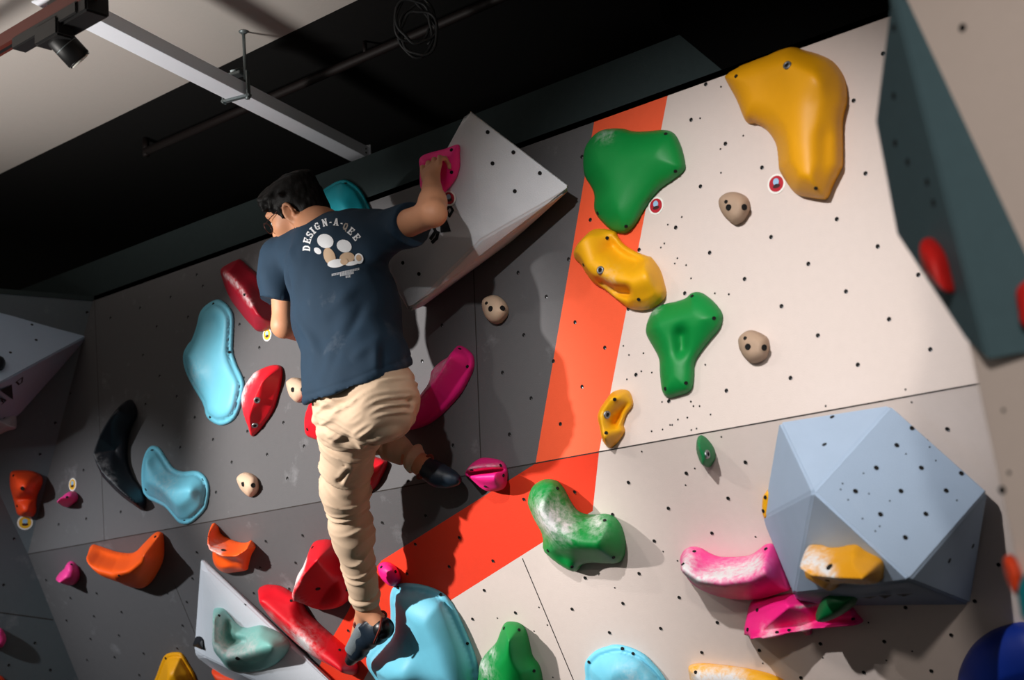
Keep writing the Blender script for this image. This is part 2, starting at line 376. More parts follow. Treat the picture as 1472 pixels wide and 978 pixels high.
# --- right of the stripe, upper panel
hold('big amber yellow hold with a long tail, under the wall top at upper right', 'amber', 'P1', 'px',
     '1043 113 1047 107 1062 97 1085 87 1104 80 1119 73 1139 68 1159 73 1179 79 1199 90 1214 113 1218 145 1212 175 1212 233 1209 245 1199 265 1192 282 1185 287 1164 284 1145 279 1131 262 1121 245 1120 235 1116 208 1104 189 1087 178 1073 175 1059 143',
     .085, 34, [('r', (1150, 95, 1158, 150, 1160, 210, 1170, 265), 34, .035), ('b', 1188, 115, 26, .03), ('r', (1196, 200, 1192, 262), 14, -.02)], screws='1058 110 1174 271', bolts='1133 94', group=Yg)
hold('large green hold at the top of the red stripe', 'green', 'P1', 'px',
     '840 220 844 208 856 193 871 186 894 185 911 189 931 189 954 187 969 192 979 210 985 235 983 246 966 260 949 272 936 287 926 302 916 320 906 332 896 336 881 332 864 317 855 302 855 282 851 270 842 255 839 240',
     .060, 40, [('r', (858, 225, 890, 240, 940, 215), 34, .010), ('r', (885, 260, 893, 300), 24, .008), ('cr', (868, 196, 880, 196), 10, .35)], screws='956 192 971 246 899 325 859 307', group=G_)
hold('deep yellow scooped hold crossing the red stripe', 'yellow', 'P1', 'r1c2',
     '360 470 385 420 430 370 470 340 520 335 595 350 608 375 640 420 700 460 775 492 800 500 850 570 875 650 885 700 870 745 820 785 760 803 700 800 660 785 600 740 540 690 470 645 430 595 400 545 365 510',
     .045, 60, [('r', (450, 430, 490, 540, 590, 610, 720, 640, 780, 620), 90, .055), ('r', (600, 440, 660, 490, 720, 505), 62, -.042), ('r', (530, 660, 600, 700, 680, 705), 28, -.06), ('c', 590, 640, 60, .3)],
     screws='547 390 727 742 412 545', bolts='507 577', group=Yg)
hold('green hold with a drooping tail on the white panel', 'green', 'P1', 'px',
     '929 473 933 458 941 445 954 438 971 434 986 429 994 422 1004 420 1014 424 1027 435 1037 448 1039 458 1034 473 1021 489 1007 507 999 522 998 540 996 555 990 564 976 569 961 572 954 566 951 555 949 535 948 517 941 502 934 490 930 482',
     .05, 32, [('r', (950, 470, 985, 455, 1015, 455), 28, .012), ('r', (983, 484, 984, 502), 11, -.032), ('cr', (937, 452, 946, 446), 8, .4)], screws='1026 457 987 550 957 558 995 427', group=G_)
hold('small yellow slotted hold at the right edge of the stripe above the seam', 'yellow', 'P1', 'r2c2',
     '690 330 692 375 660 420 640 480 648 520 610 580 570 615 545 605 520 565 508 500 495 440 510 390 550 330 580 295 630 280 670 290',
     .04, 60, [('r', (610, 310, 540, 400, 540, 520, 570, 580), 60, .045), ('r', (605, 465, 650, 410, 685, 378), 28, -.055)], screws='590 337 542 528', bolts='540 425', group=Yg)
hold('tiny green foothold just below the seam on the beige wall', 'teal_green', 'P2', 'r2c2',
     '1060 590 1070 550 1095 545 1130 575 1160 620 1168 670 1150 710 1130 725 1090 700 1065 640', .05, 45, [('t', (1085, 560, 1120, 640, 1125, 710), 40, .03)], bolts='1122 650', group=G_)
hold('green L-shaped hold streaked with chalk below the stripe', 'green', 'P2', 'px',
     '760 715 766 700 776 692 787 689 801 692 811 703 820 720 829 733 841 739 856 740 871 739 884 744 894 758 899 778 898 798 891 808 876 810 856 809 839 811 832 819 824 821 806 811 791 799 782 788 780 766 769 745 761 726',
     .08, 36, [('r', (786, 712, 800, 745, 830, 765, 872, 768), 30, .045), ('b', 815, 800, 14, -.03), ('c', 800, 740, 26, .95), ('c', 820, 750, 18, .7), ('c', 862, 748, 14, .6), ('c', 790, 720, 14, .6)], screws='801 703 870 749 788 792 882 801 822 814', group=G_)
WD = [('wooden two-hole hold on the white panel, below the tail of the big amber hold', 'wood', 'P1', '1034 295 1035 286 1042 279 1053 276 1064 278 1074 284 1078 294 1077 305 1069 318 1059 323 1052 321 1043 313 1037 304', '1048 299 1069 298', '1044 290'),
      ('wooden two-hole hold on the white panel, right of the green drooping hold', 'wood', 'P1', '1062 492 1064 484 1072 477 1082 475 1095 480 1104 487 1106 500 1102 514 1092 521 1081 522 1071 515 1064 503', '1076 499 1098 500', '1071 487'),
      ('pale wooden hold on the grey panel under the pyramid volume', 'tan', 'P1', '694 438 697 429 706 425 716 426 726 434 731 445 729 455 721 464 712 466 704 462 697 452', '705 444.5 721.7 444', '700 436'),
      ('pale wooden hold left of the shirt hem', 'tan', 'P1', '413 552 416 546 423 543 433 545 441 551 444 560 442 570 436 576 429 579 423 576 417 568', '421 561 435.6 561', ''),
      ('pale wooden hold lowest on the left grey panel, above the seam', 'tan', 'P1', '342 690 345 683 352 679.5 361 681 369 687 372 697 371 706 366 712 361 715 355 712 347 703', '349.5 696.5 364.5 697.5', '')]
for lb, c, pn, ol, pk, sm in WD: hold(lb, c, pn, 'px', ol, .05, 16, [], pockets=pk, screws=sm, group=Wg, name='wooden_hold')
# --- around the climber
hold('hot pink blade hold right of the trousers', 'pink', 'P1', 'r2c1',
     '820 512 850 470 900 410 950 330 965 290 1000 240 1010 190 1030 150 1070 115 1110 90 1140 50 1165 28 1200 40 1240 75 1253 110 1250 160 1220 230 1180 300 1120 370 1050 440 980 485 900 510',
     .03, 40, [('t', (860, 485, 960, 370, 1060, 260, 1160, 110), 90, .08), ('b', 1040, 165, 40, .03), ('cr', (960, 330, 1110, 130), 40, .45)], screws='850 495 1210 145 1170 45', group=Pg)
hold('pink lip-shaped hold split by a dark slot, sitting on the seam left of the stripe', 'pink', 'P1', 'r2c1',
     '1205 770 1230 720 1290 675 1350 675 1410 690 1440 730 1440 790 1430 835 1400 858 1340 865 1300 850 1260 815 1225 785',
     .05, 50, [('r', (1255, 735, 1400, 715), 32, .04), ('r', (1260, 790, 1410, 785), 32, .03), ('r', (1205, 772, 1320, 755, 1440, 740), 10, -.09), ('cr', (1260, 735, 1410, 720), 14, .5)], screws='1240 740 1405 712 1415 772 1320 838', group=Pg)
hold('tall pale blue dished hold left of the climber', 'sky', 'P1', 'px',
     '271 495 276 489 283 470 288 450 298 438 312 431 323 435 332 445 336 458 335 490 335 506 341 525 348 540 351 553 348 573 344 590 336 604 323 611 311 610 298 600 292 580 276 553 266 530 264 510',
     .035, 22, [('r', (280, 500, 292, 535), 18, .022), ('b', 315, 468, 24, -.024), ('b', 322, 560, 24, -.010), ('c', 285, 540, 18, .3)], flange=(6, .012), screws='306 437 330 508 303 600', group=Bg)
hold('pale blue curved hold beside the black hold', 'sky', 'P1', 'px',
     '204 685 206 663 212 647 220 641 230 645 240 660 250 673 263 678 278 677 288 679 297 688 301 703 299 720 295 733 281 748 270 754 258 752 248 741 238 730 225 723 213 717 206 706',
     .04, 20, [('r', (222, 660, 228, 690, 250, 712, 282, 700), 20, .04), ('b', 232, 668, 14, -.025), ('b', 262, 728, 18, .015), ('c', 245, 700, 25, .3)], flange=(5, .012), screws='218 647 292 690 210 705 266 748', group=Bg)
hold('black crescent hold on the dark left panel', 'black', 'P1', 'r2c0',
     '745 338 775 365 787 410 780 450 750 510 735 580 730 650 740 720 770 790 810 850 838 910 835 960 820 975 780 950 700 890 630 820 590 770 570 700 560 640 575 590 600 530 640 450 690 380',
     .06, 70, [('t', (740, 390, 640, 560, 610, 660, 690, 820, 800, 930), 90, .08), ('cr', (590, 650, 650, 700, 720, 820), 22, .16)], screws='793 935')
hold('dark crimson hold beside the left sleeve', 'crimson', 'P1', 'px',
     '319 388 330 379 341 374 347 374 360 386 375 400 390 430 398 455 397 468 374 477 360 466 345 448 332 430 322 405', .05, 22, [('t', (330, 385, 352, 405, 388, 460), 30, .06), ('cr', (333, 396, 352, 410, 374, 440), 4, .5)], screws='352 423', group=Rg)
hold('red leaf-shaped hold left of the pale wooden hold by the shirt hem', 'red', 'P1', 'px',
     '348 573 353 555 363 540 368 535 380 529 393 525 404 527 406 540 401 565 393 590 380 610 368 624 362 627 358 615 351 595', .04, 24, [('t', (395, 535, 378, 570, 364, 615), 26, .05), ('cr', (351, 575, 356, 550, 368, 540), 8, .8)], bolts='366 612 369 575', group=Rg)
hold('red hold peeking out at the left of the trouser waist', 'red', 'P1', 'px',
     '451 575 443 588 439 605 441 625 451 631 463 635 490 645 505 620 490 590 470 573', .05, 24, [('t', (460, 585, 470, 625), 30, .03)], group=Rg, screws='442 617')
hold('red rounded hold peeking out between the two legs', 'red', 'P1', 'px',
     '531 655 543 658 556 663 555 673 548 688 541 700 528 709 505 707 498 680 510 657', .05, 24, [('b', 528, 680, 20, .03)], group=Rg)
hold('teal blue hold behind the climber\'s head', 'teal', 'P1', 'px',
     '464 277 476 266 488 260 498 259 508 264 518 273 528 290 535 308 537 330 500 345 470 340 462 310', .04, 25, [('b', 500, 305, 25, .03)], flange=(4, .01), screws='497 264')
# --- far left
hold('orange-red two-lobed hold above the round yellow tag at the left edge', 'orange_red', 'L1', 'a',
     '105 170 130 130 200 120 320 125 400 150 445 190 455 230 440 290 415 340 395 400 385 470 385 550 350 605 290 610 220 605 180 575 160 500 145 440 120 350 105 280',
     .06, 90, [('b', 260, 270, 120, .10), ('b', 275, 520, 70, .03), ('r', (170, 415, 380, 400), 40, -.03)], screws='140 172 180 497', pockets='237 310', group=Og)
hold('small pink foothold hanging under the oval yellow tag', 'rose', 'P1', 'a', '660 470 680 430 720 370 770 340 810 360 825 400 815 445 770 480 720 510 690 505', .07, 60, [('b', 715, 460, 60, .05)], screws='705 405', group=Pg)
hold('small pink foothold left of the orange crescent', 'rose', 'P2', 'b',
     '612 360 640 315 690 270 720 215 750 198 790 215 830 270 845 330 835 390 800 435 760 450 715 430 660 405 625 390', .06, 80, [('b', 690, 350, 80, .05), ('b', 695, 400, 25, -.02)], screws='752 240', group=Pg)
hold('wide orange crescent hold, horns up, at lower left', 'orange', 'P2', 'r3c0',
     '520 215 535 200 560 205 620 225 690 245 770 245 830 190 880 140 910 127 935 140 942 200 940 270 920 330 880 400 840 440 800 450 740 435 660 395 600 345 550 285 525 240',
     .05, 60, [('r', (560, 260, 640, 310, 720, 330, 800, 290, 880, 220), 62, .105), ('r', (600, 238, 690, 260, 770, 262, 840, 215), 28, -.05)], screws='893 160 685 375', group=Og)
hold('orange scoop hold with a curled lip, right of the orange crescent', 'orange', 'P2', 'px',
     '304 757 308 752 313 757 318 768 330 775 345 780 356 780 361 777 366 783 367 788 362 797 359 806 357 815 354 820 335 823 325 823 314 816 308 805 307 793 309 782 305 772',
     .045, 13, [('r', (308, 762, 316, 778, 335, 787, 360, 785), 9, .10), ('b', 330, 810, 14, .02), ('cr', (316, 778, 330, 785), 5, .6)], pockets='322 792', group=Og)
hold('pink hold cut by the left edge of the photo', 'rose', 'L2', 'px', '-10 905 0 903 5 908 9 918 6 927 0 932 -10 930', .05, 9, [], group=Pg)
hold('red hold in the bottom left corner', 'orange_red', 'L2', 'px', '-12 968 -2 970 5 975 12 986 8 1000 -12 1000', .05, 12, [], group=Og)
hold('yellow faceted hold at the bottom edge, left of the white triangle volume', 'amber', 'P2', 'px',
     '218 990 226 970 232 953 237 943 244 939 256 938 263 941 271 954 279 968 284 985 285 1005 218 1005', .04, 20, [('t', (248, 955, 258, 1000), 30, .05)], flange=(5, .01), screws='238 946', group=Yg)
hold('red sliver of a hold under the white triangle volume', 'orange_red', 'P2', 'px', '306 962 325 966 345 970 372 984 372 1000 330 1000 314 980', .05, 14, [], group=Og)
hold('large red hold with a sharp crease left of the trouser leg', 'red', 'P2', 'r3c1',
     '330 190 380 172 430 175 470 205 500 290 530 380 550 450 545 490 520 530 470 560 400 570 340 560 290 530 235 490 232 430 245 370 275 320 300 260',
     .07, 70, [('t', (455, 205, 350, 320, 270, 440), 120, .12), ('cr', (250, 480, 262, 380, 310, 290), 34, .95), ('c', 290, 490, 50, .6)], screws='325 220 518 458', pockets='352 455', group=Rg)
hold('long red hold under the shoe toe, slanting along the white triangle volume', 'red', 'P2', 'r3c1',
     '20 460 35 440 70 430 140 438 200 470 250 510 300 590 360 650 440 720 520 790 570 850 588 910 570 945 530 935 480 905 400 870 310 815 230 750 160 680 100 620 50 550',
     .06, 60, [('r', (90, 500, 250, 640, 420, 800, 530, 880), 60, .06), ('c', 310, 740, 75, 1.0), ('c', 215, 660, 30, .5), ('c', 130, 570, 25, .35)], screws='200 525 478 808', group=Rg)
hold('small round pink hold on the stripe above the big pale blue hold', 'pink', 'P2', 'r3c1', '705 325 725 303 760 302 800 325 825 365 832 400 815 430 785 437 750 415 720 380', .05, 55, [], screws='718 333 797 358', group=Pg)
hold('big pale blue hold with a flat rim beside the shoe heel', 'sky', 'P2', 'px',
     '562 853 566 844 576 839 593 839 611 842 628 848 641 856 650 868 661 888 671 911 680 933 687 956 692 985 692 1010 560 1010 548 992 538 974 530 962 527 950 530 937 545 922 560 905 562 880 561 865',
     .075, 42, [('r', (560, 945, 590, 960), 26, .05), ('r', (600, 870, 640, 920, 660, 980), 30, .02)], flange=(9, .012), screws='572 846 634 856 674 925 528 945', group=Bg)
hold('green pear-shaped hold at the bottom edge, right of the big pale blue hold', 'green', 'P2', 'px',
     '689 965 690 955 694 946 704 934 714 923 720 908 726 896 736 894 748 897 756 906 761 923 766 943 776 958 780 978 780 1008 690 1008', .06, 26, [('r', (740, 910, 738, 960, 735, 1000), 24, .05), ('c', 700, 955, 16, .6), ('c', 712, 935, 8, .5)], screws='725 904 746 906 767 964', group=G_)
hold('pale blue rimmed dome hold at the bottom edge near the middle', 'sky', 'P2', 'px',
     '842 975 841 958 844 948 856 936 871 930 886 927 906 931 926 941 941 956 951 968 960 985 960 1010 842 1010', .05, 30, [('t', (886, 945, 886, 1000), 40, .02), ('c', 915, 970, 20, .4)], flange=(9, .012), screws='910 939 847 953 894 932', group=Bg)
hold('yellow chalky hold at the bottom edge, left of the pink ledge', 'yellow', 'P2', 'px',
     '990 961 994 956 1009 954 1036 956 1066 960 1092 965 1112 971 1130 982 1132 1008 1000 1008 993 978', .05, 26, [('cr', (1012, 976, 1060, 976), 20, 1.0)], screws='1000 967', group=Yg)
hold('long pink banana hold chalked along its top, left of the faceted volume', 'rose', 'P2', 'p',
     '45 230 60 180 90 150 140 137 200 150 260 185 330 212 420 215 500 212 570 200 630 160 680 122 735 118 790 190 830 290 860 370 868 455 800 480 720 510 640 530 550 535 430 525 330 505 250 475 180 440 120 390 70 310',
     .06, 100, [('r', (130, 240, 250, 320, 420, 345, 620, 320, 760, 250), 90, .10), ('cr', (140, 200, 200, 320, 420, 290, 560, 270, 660, 220), 62, .85)], screws='145 175 685 157 65 270', group=Pg)
hold('flat pink ledge hold under the faceted volume', 'pink', 'P2', 'p',
     '580 545 700 515 860 490 910 500 1010 515 1110 525 1200 540 1330 590 1370 640 1412 705 1250 728 1050 745 1030 790 990 800 950 760 880 765 800 808 740 800 715 770 640 778 550 785 535 770 540 680',
     .03, 30, [('t', (900, 540, 780, 640, 650, 755), 190, .10), ('r', (650, 757, 900, 733, 1250, 705, 1390, 700), 26, .05), ('c', 770, 720, 60, .7), ('c', 990, 715, 60, .6), ('cr', (960, 548, 1090, 560), 14, .7)], screws='625 610 548 762 1340 690 770 780 858 768', group=Pg, smooth_corners=True)
hold('dark blue round hold in the bottom right corner', 'blue', 'P2', 'px', '1376 985 1380 962 1390 940 1403 923 1425 907 1450 898 1475 895 1510 905 1535 940 1540 1010 1376 1010', .10, 80, [])

# ------------------------------------------------------------------ volumes
def vol(pl, L): return {k: pl.hit(x, y, h) for k, (x, y, h) in L.items()}
def face_plane(*p): return Plane(p[0], np.cross(p[1] - p[0], p[2] - p[0]))
def face_at(o, x, y):                  # the plane of the volume's own face behind a point of the photograph
    me = o.data; r = ray(x, y); bv = BVHTree.FromPolygons([tuple(v.co) for v in me.vertices], [tuple(p.vertices) for p in me.polygons])
    loc, no, i, d = bv.ray_cast(Vector(CAM), Vector(r), 20); return Plane(np.array(loc), np.array(no))
def stroke(name, pl, crop, poly, w, parent, mat='logo_black'):
    pts = [pl.to2(pl.hit(*q)) for q in px(poly, crop)]; w *= .0024 / CR[crop][2]; V = []; Fc = []
    for a, b in zip(pts[:-1], pts[1:]):
        t = nrm(b - a); s = np.array([-t[1], t[0]]) * w / 2; e = t * w * .35; n = len(V)
        V += [pl.to3(q, .0012) for q in (a - s - e, b - s + e, b + s + e, a + s - e)]; Fc.append((n, n + 1, n + 2, n + 3))
    return link(name, mesh(name, V, Fc, False), M[mat], parent)
def patch(name, pl, crop, poly, parent, mat='logo_black'):
    V = [pl.hit(*q, .0015) for q in px(poly, crop)]; return link(name, mesh(name, V, [range(len(V))], False), M[mat], parent)
def studs(pl, pts, parent, r=.011, name='bolt_hole'):
    for q in pts:
        o = bpy.data.objects.new(name, POCKET if r > .01 else SCREW); COL.objects.link(o); o.parent = parent
        o.location = pl.hit(*q, .0006); o.rotation_euler = Vector(pl.n).to_track_quat('Z', 'Y').to_euler(); o.scale = (r / .0155,) * 3
# pyramid by the climber's hand
v = vol(P1, dict(T=(672, 156, .30), R=(822, 270, .10), B=(588, 449, .20), L=(557, 368, .24), L2=(559, 398, .22), bR=(806, 283, -.01), bB=(606, 442, -.01), bM=(738, 346, -.01), bT=(728, 222, -.01), bL=(640, 330, -.01)))
v['M'] = face_plane(v['T'], v['R'], v['B']).hit(692, 345, .03)
pyr = hull('climbing_volume', list(v.values()), M['volume_grey'], .008)
tag(pyr, 'large grey pyramid volume the climber grips, left of the red stripe', 'climbing volume', 'grey climbing volumes')
FLT = face_at(pyr, 634, 318); FMR = face_at(pyr, 715, 205); FLB = face_at(pyr, 592, 400); FRB = face_at(pyr, 735, 285)
studs(FMR, [(701, 190), (738, 219)], pyr); studs(FMR, [(708, 235), (776, 249)], pyr); studs(FRB, [(740, 275)], pyr)
studs(FLB, [(579, 378), (602, 394), (608, 345)], pyr)
patch('logo', FLT, 'm', '415 60 425 243 507 232 440 40', pyr)
stroke('logo', FLT, 'm', '362 172 388 232 350 288', 26, pyr); stroke('logo', FLT, 'm', '408 240 396 285 364 316', 26, pyr)
stroke('logo', FLT, 'm', '472 66 500 30 522 66 496 114 472 66', 20, pyr); stroke('logo', FLT, 'm', '478 -2 452 44', 16, pyr)
hold('hot pink edge hold under the climber\'s right hand', 'pink', FLT, 'px', '606 225 640 214 659 208 661 222 661 240 655 258 642 275 632 288 626 297 615 280 605 270 604 245', .03, 16, [('r', (612, 230, 614, 262), 10, .03)], screws='650 216 650 248', group=Pg)
# faceted volume lower right
v2d = dict(V1=(1120, 606, .02), V2=(1281, 581, .02), V8=(1096, 745, .01), V3=(1168, 707, .38), V4=(1421, 706, .05), V6=(1388, 853, .04), V7=(1141, 855, .13), b1=(1395, 870, -.01), b2=(1150, 872, -.01))
w = vol(P2, v2d); fp = face_plane(w['V2'], w['V4'], w['V3']); w['V5'] = fp.hit(1308, 836)
fac = hull('climbing_volume', list(w.values()), M['volume_light'], .008)
tag(fac, 'big pale blue-grey faceted volume at lower right with a yellow hold on it', 'climbing volume', 'grey climbing volumes')
studs(fp, px('vt 858 303 731 443 1010 443 602 588 884 587 1164 584 757 731 1038 729 911 875 952 197 1258 477'), fac)
f3 = face_plane(w['V1'], w['V2'], w['V3']); studs(f3, px('vt 410 298 458 127'), fac)
studs(fp, px('vt 915 357 652 477 522 540 510 577 557 641 686 604 815 648 752 805 725 835 646 758 1062 314 1100 398 1230 644'), fac, .006, 'screw_hole')
fl = face_plane(w['V1'], w['V3'], w['V7']); studs(fl, px('vt 193 520 243 635 166 681 215 797 138 836 146 412 186 953 120 570'), fac, .006, 'screw_hole')
fr = face_plane(w['V4'], w['V6'], w['V5']); studs(fr, px('v 1185 285 1330 195'), fac)
flow = face_plane(w['V3'], w['V5'], w['V7'])
hold('yellow and white chalky hold on the front of the faceted volume', 'amber', flow, 'v',
     '303 260 305 205 330 188 390 190 440 205 500 203 560 190 610 190 670 230 740 265 775 300 778 370 765 405 720 415 640 415 560 410 510 420 485 455 460 450 400 415 330 370 305 330',
     .05, 50, [('t', (330, 230, 420, 290, 560, 300, 760, 305), 75, .06), ('cr', (330, 220, 430, 240, 540, 290), 42, .8)], screws='430 408', pockets='443 327', group=Yg)
fbot = face_plane(w['V7'], w['V5'], w['b2'])
hold('dark green oval hold hanging under the faceted volume', 'dark_green', Plane(w['V7'] - P2.n * .01, P2.n), 'v', '440 478 480 470 600 470 620 492 605 550 550 600 480 640 420 660 375 655 358 625 370 580 395 530', .06, 60, [], group=G_)
hold('small yellow hold on the left side of the faceted volume', 'yellow', 'P2', 'vt', '50 590 65 575 85 600 95 680 85 740 50 755 30 730 25 670 32 620', .03, 25, [], screws='48 622 32 712', group=Yg)
for q in ('v 640 515 740 505 690 520', 'v 740 500 830 498 785 522', 'v 850 495 960 490 900 508'): patch('logo', fbot, 'v', q, fac)
# white triangle volume lower left
w3 = vol(P2, dict(T=(288, 807, .02), R=(500, 1004, .05), a=(293, 945, .12), b=(279, 935, .02), c=(345, 970, .13), d=(420, 1005, .12), R2=(512, 1010, -.01), T2=(292, 800, -.01), b2=(282, 945, -.01), c2=(335, 985, -.01)))
tri = hull('climbing_volume', list(w3.values()), M['volume_pale'], .008)
tag(tri, 'pale grey triangle volume at lower left carrying the mint hold', 'climbing volume', 'grey climbing volumes')
ft = face_plane(w3['T'], w3['R'], w3['a'])
studs(ft, px('c 820 190 1373 888'), tri)
hold('mint green chalky hook-shaped hold on the pale triangle volume', 'mint', ft, 'c',
     '500 240 520 215 570 208 620 225 670 280 740 360 800 405 870 415 950 400 1020 400 1100 435 1200 485 1270 540 1300 600 1285 670 1240 740 1180 800 1100 850 1000 880 880 895 780 895 700 880 640 840 580 760 530 700 500 640 490 540 495 400',
     .06, 110, [('r', (560, 320, 570, 560, 700, 700, 950, 640, 1150, 580), 110, .07), ('r', (660, 350, 660, 480, 710, 560, 860, 560), 45, -.05), ('cr', (570, 400, 600, 580, 760, 660, 950, 600), 110, .6)], screws='560 293', pockets='750 750', group='mint holds')
bw = vol(P2, dict(a=(291, 908, .045), b=(293, 936, .125), c=(276, 929, .02), d=(281, 916, .03), e=(292, 918, .10), f=(285, 925, .115), g=(290, 930, .01)))
tag(hull('climbing_hold', list(bw.values()), M['hold_black'], .004), 'black wedge hold on the left side of the pale triangle volume', 'climbing hold')
# dark volume at the left edge
v4 = vol(L1, dict(T=(125, 484, .01), A=(-60, 440, .02), R=(8, 547, .40), R3=(-60, 580, .46), B=(28, 597, .01), B2=(-60, 650, .01), a=(127, 486, -.02), b=(-60, 430, -.02)))
lv = hull('climbing_volume', list(v4.values()), M['volume_light'], .008)
tag(lv, 'grey wedge volume cut by the left edge of the photo', 'climbing volume', 'grey climbing volumes')
fu = face_plane(v4['T'], v4['A'], v4['R']); fd = face_plane(v4['T'], v4['R'], v4['B'])
studs(fu, [(52, 489), (15, 507), (46, 467)], lv)
CR['e'] = (0, 540, 7.355)
patch('logo', fd, 'e', '0 160 125 95 140 255', lv); stroke('logo', fd, 'e', '165 70 235 20 230 70 200 95 170 65', 24, lv); stroke('logo', fd, 'e', '0 240 60 265 20 300', 26, lv); stroke('logo', fd, 'e', '10 262 40 285', 20, lv)
hold('pale grey wedge foothold under the grey volume at the left edge', 'pale_grey', 'L1', 'px', '-12 598 0 595 20 593 24 614 10 620 -12 627', .05, 10, [('t', (-5, 600, 20, 614), 14, .05)], screws='5 601')
hold('black round hold on the grey volume at the left edge', 'black', fu, 'px', '-10 516 -2 513 5 516 8 523 5 530 -2 533 -10 532', .03, 8, [])
# ------------------------------------------------------------------ route tags
def route_tag(label, q, r, col, pl, group, lift=0.0):
    pl = PLN[pl] if isinstance(pl, str) else pl
    root = empty('route_tag', pl.hit(*q, lift)); tag(root, label, 'route tag', group)
    up = nrm(np.array([0, 0, 1.]) - pl.n * pl.n[2]); rt = np.cross(up, pl.n)
    def ell(name, cx, cy, rx, ry, z0, z1, m, a0=0, a1=2 * math.pi):
        n = 28; V = []
        for z in (z0, z1):
            for i in range(n):
                w_ = a0 + (a1 - a0) * i / n; V.append(rt * (cx + rx * math.cos(w_)) * r + up * (cy + ry * math.sin(w_)) * r + pl.n * z)
        Fc = [range(n, 2 * n), range(n - 1, -1, -1)] + [(i, (i + 1) % n, n + (i + 1) % n, n + i) for i in range(n)]
        return link(name, fix(mesh(name, V, Fc, False)), M[m], root)
    ell('rim', 0, 0, 1, 1, 0, .002, 'tag_white'); ell('face', 0, 0, .8, .8, .0015, .0026, col)
    ell('symbol', 0, .2, .33, .36, .002, .0032, 'tag_blue'); ell('symbol', 0, -.24, .42, .2, .002, .0032, 'tag_ink')
RT = 'red route tags'; YT = 'yellow route tags'
route_tag('round red tag under the green hold at the top of the stripe', (943.5, 296), .0275, 'tag_red', 'P1', RT)
route_tag('round red tag left of the tail of the big amber hold', (1116.5, 264.5), .029, 'tag_red', 'P1', RT)
route_tag('round red tag on the pyramid volume below the climber\'s right hand', (646, 285), .024, 'tag_red', FLT, RT, .004)
route_tag('yellow tag below the dark crimson hold by the left elbow', (384.5, 481.5), .025, 'tag_yellow', 'P1', YT)
route_tag('oval yellow tag above the small pink foothold at left', (104.7, 697), .028, 'tag_yellow', 'P1', YT)
route_tag('round yellow tag under the orange-red two-lobed hold at the left edge', (36, 751.5), .033, 'tag_yellow', 'L1', YT)
# ------------------------------------------------------------------ the near wall at the right edge
Pa = CAM + ray(1282 - .22 * 90, -90) * 2.72; Pb = CAM + ray(1282 + .2205 * 1010, 1010) * 2.5
NF = Plane(Pa, np.cross(Pb - Pa, [1, -.22, 0]))                    # beige front
NS = Plane(Pa, np.cross(Pb - Pa, [-.74, .67, 0]))                  # teal side
rx = np.array([1.5, -.33, 0])
S(poly_prism('wall_right', [Pa, Pa + rx, Pb + rx, Pb], -NF.n * .05, M['beige_paint'], .004))
S(poly_prism('wall_right_side', [Pa, NS.hit(1279, 10), NS.hit(1258, 174), NS.hit(1289, 338), NS.hit(1388, 490), NS.hit(1420, 520)], np.array([.35, .0, 0]), M['teal_paint'], .004))
near = empty('bolt_hole_row', NF.hit(1420, 300))
def nearhole(pl, q, r):
    n = 14; c = pl.hit(*q, .001)
    V = [c + r * (math.cos(2 * math.pi * i / n) * pl.u + math.sin(2 * math.pi * i / n) * pl.v) for i in range(n)]
    V += [c - pl.n * .0008 + r * 1.15 * (math.cos(2 * math.pi * i / n) * pl.u + math.sin(2 * math.pi * i / n) * pl.v) for i in range(n)]
    return V, [list(range(n))] + [[i, (i + 1) % n, n + (i + 1) % n, n + i] for i in range(n)]
V = []; Fc = []
for pl, q, r in [(NF, (1383, 40), .0062), (NF, (1400, 246), .0058), (NF, (1418, 466), .006), (NF, (1298, -2), .006), (NF, (1440, 705), .006), (NS, (1284, 40), .006), (NS, (1284, 138), .006), (NS, (1286, 206), .006), (NS, (1304, 233), .006), (NS, (1332, 262), .006), (NS, (1341, 292), .006), (NF, (1320, 92), .003), (NF, (1332, 120), .003), (NF, (1398, 428), .004), (NF, (1442, 590), .003), (NF, (1450, 680), .003)]:
    v_, f_ = nearhole(pl, q, r); n = len(V); V += v_; Fc += [[i + n for i in f] for f in f_]
bpy.data.objects.remove(near)
o = link('trim_4', mesh('trim_4', V, Fc, False), M['hole_dark']); S(o)
PLN.update(NF=NF, NS=NS)
hold('out-of-focus red oval hold on the dark teal side of the near wall', 'scarlet', 'NS', 'px', '1332 345 1338 342 1350 352 1360 370 1367 395 1372 420 1362 418 1348 405 1338 390 1331 365', .035, 18, [], group=Rg)
hold('out-of-focus red hold cut by the right edge of the photo', 'scarlet', 'NF', 'px', '1480 402 1467 410 1462 420 1465 445 1471 470 1500 476 1510 404', .03, 12, [], group=Rg)
hold('blurred orange sliver of a hold on the edge of the near wall, low at right', 'orange_red', 'NS', 'px', '1449 798 1447 806 1450 825 1456 842 1464 856 1470 850 1466 820 1456 800', .015, 8, [], group=Og)
hold('blurred teal hold cut by the right edge, below the orange sliver', 'teal', 'NF', 'px', '1480 824 1470 830 1465 846 1467 872 1474 892 1500 892 1500 824', .03, 10, [])
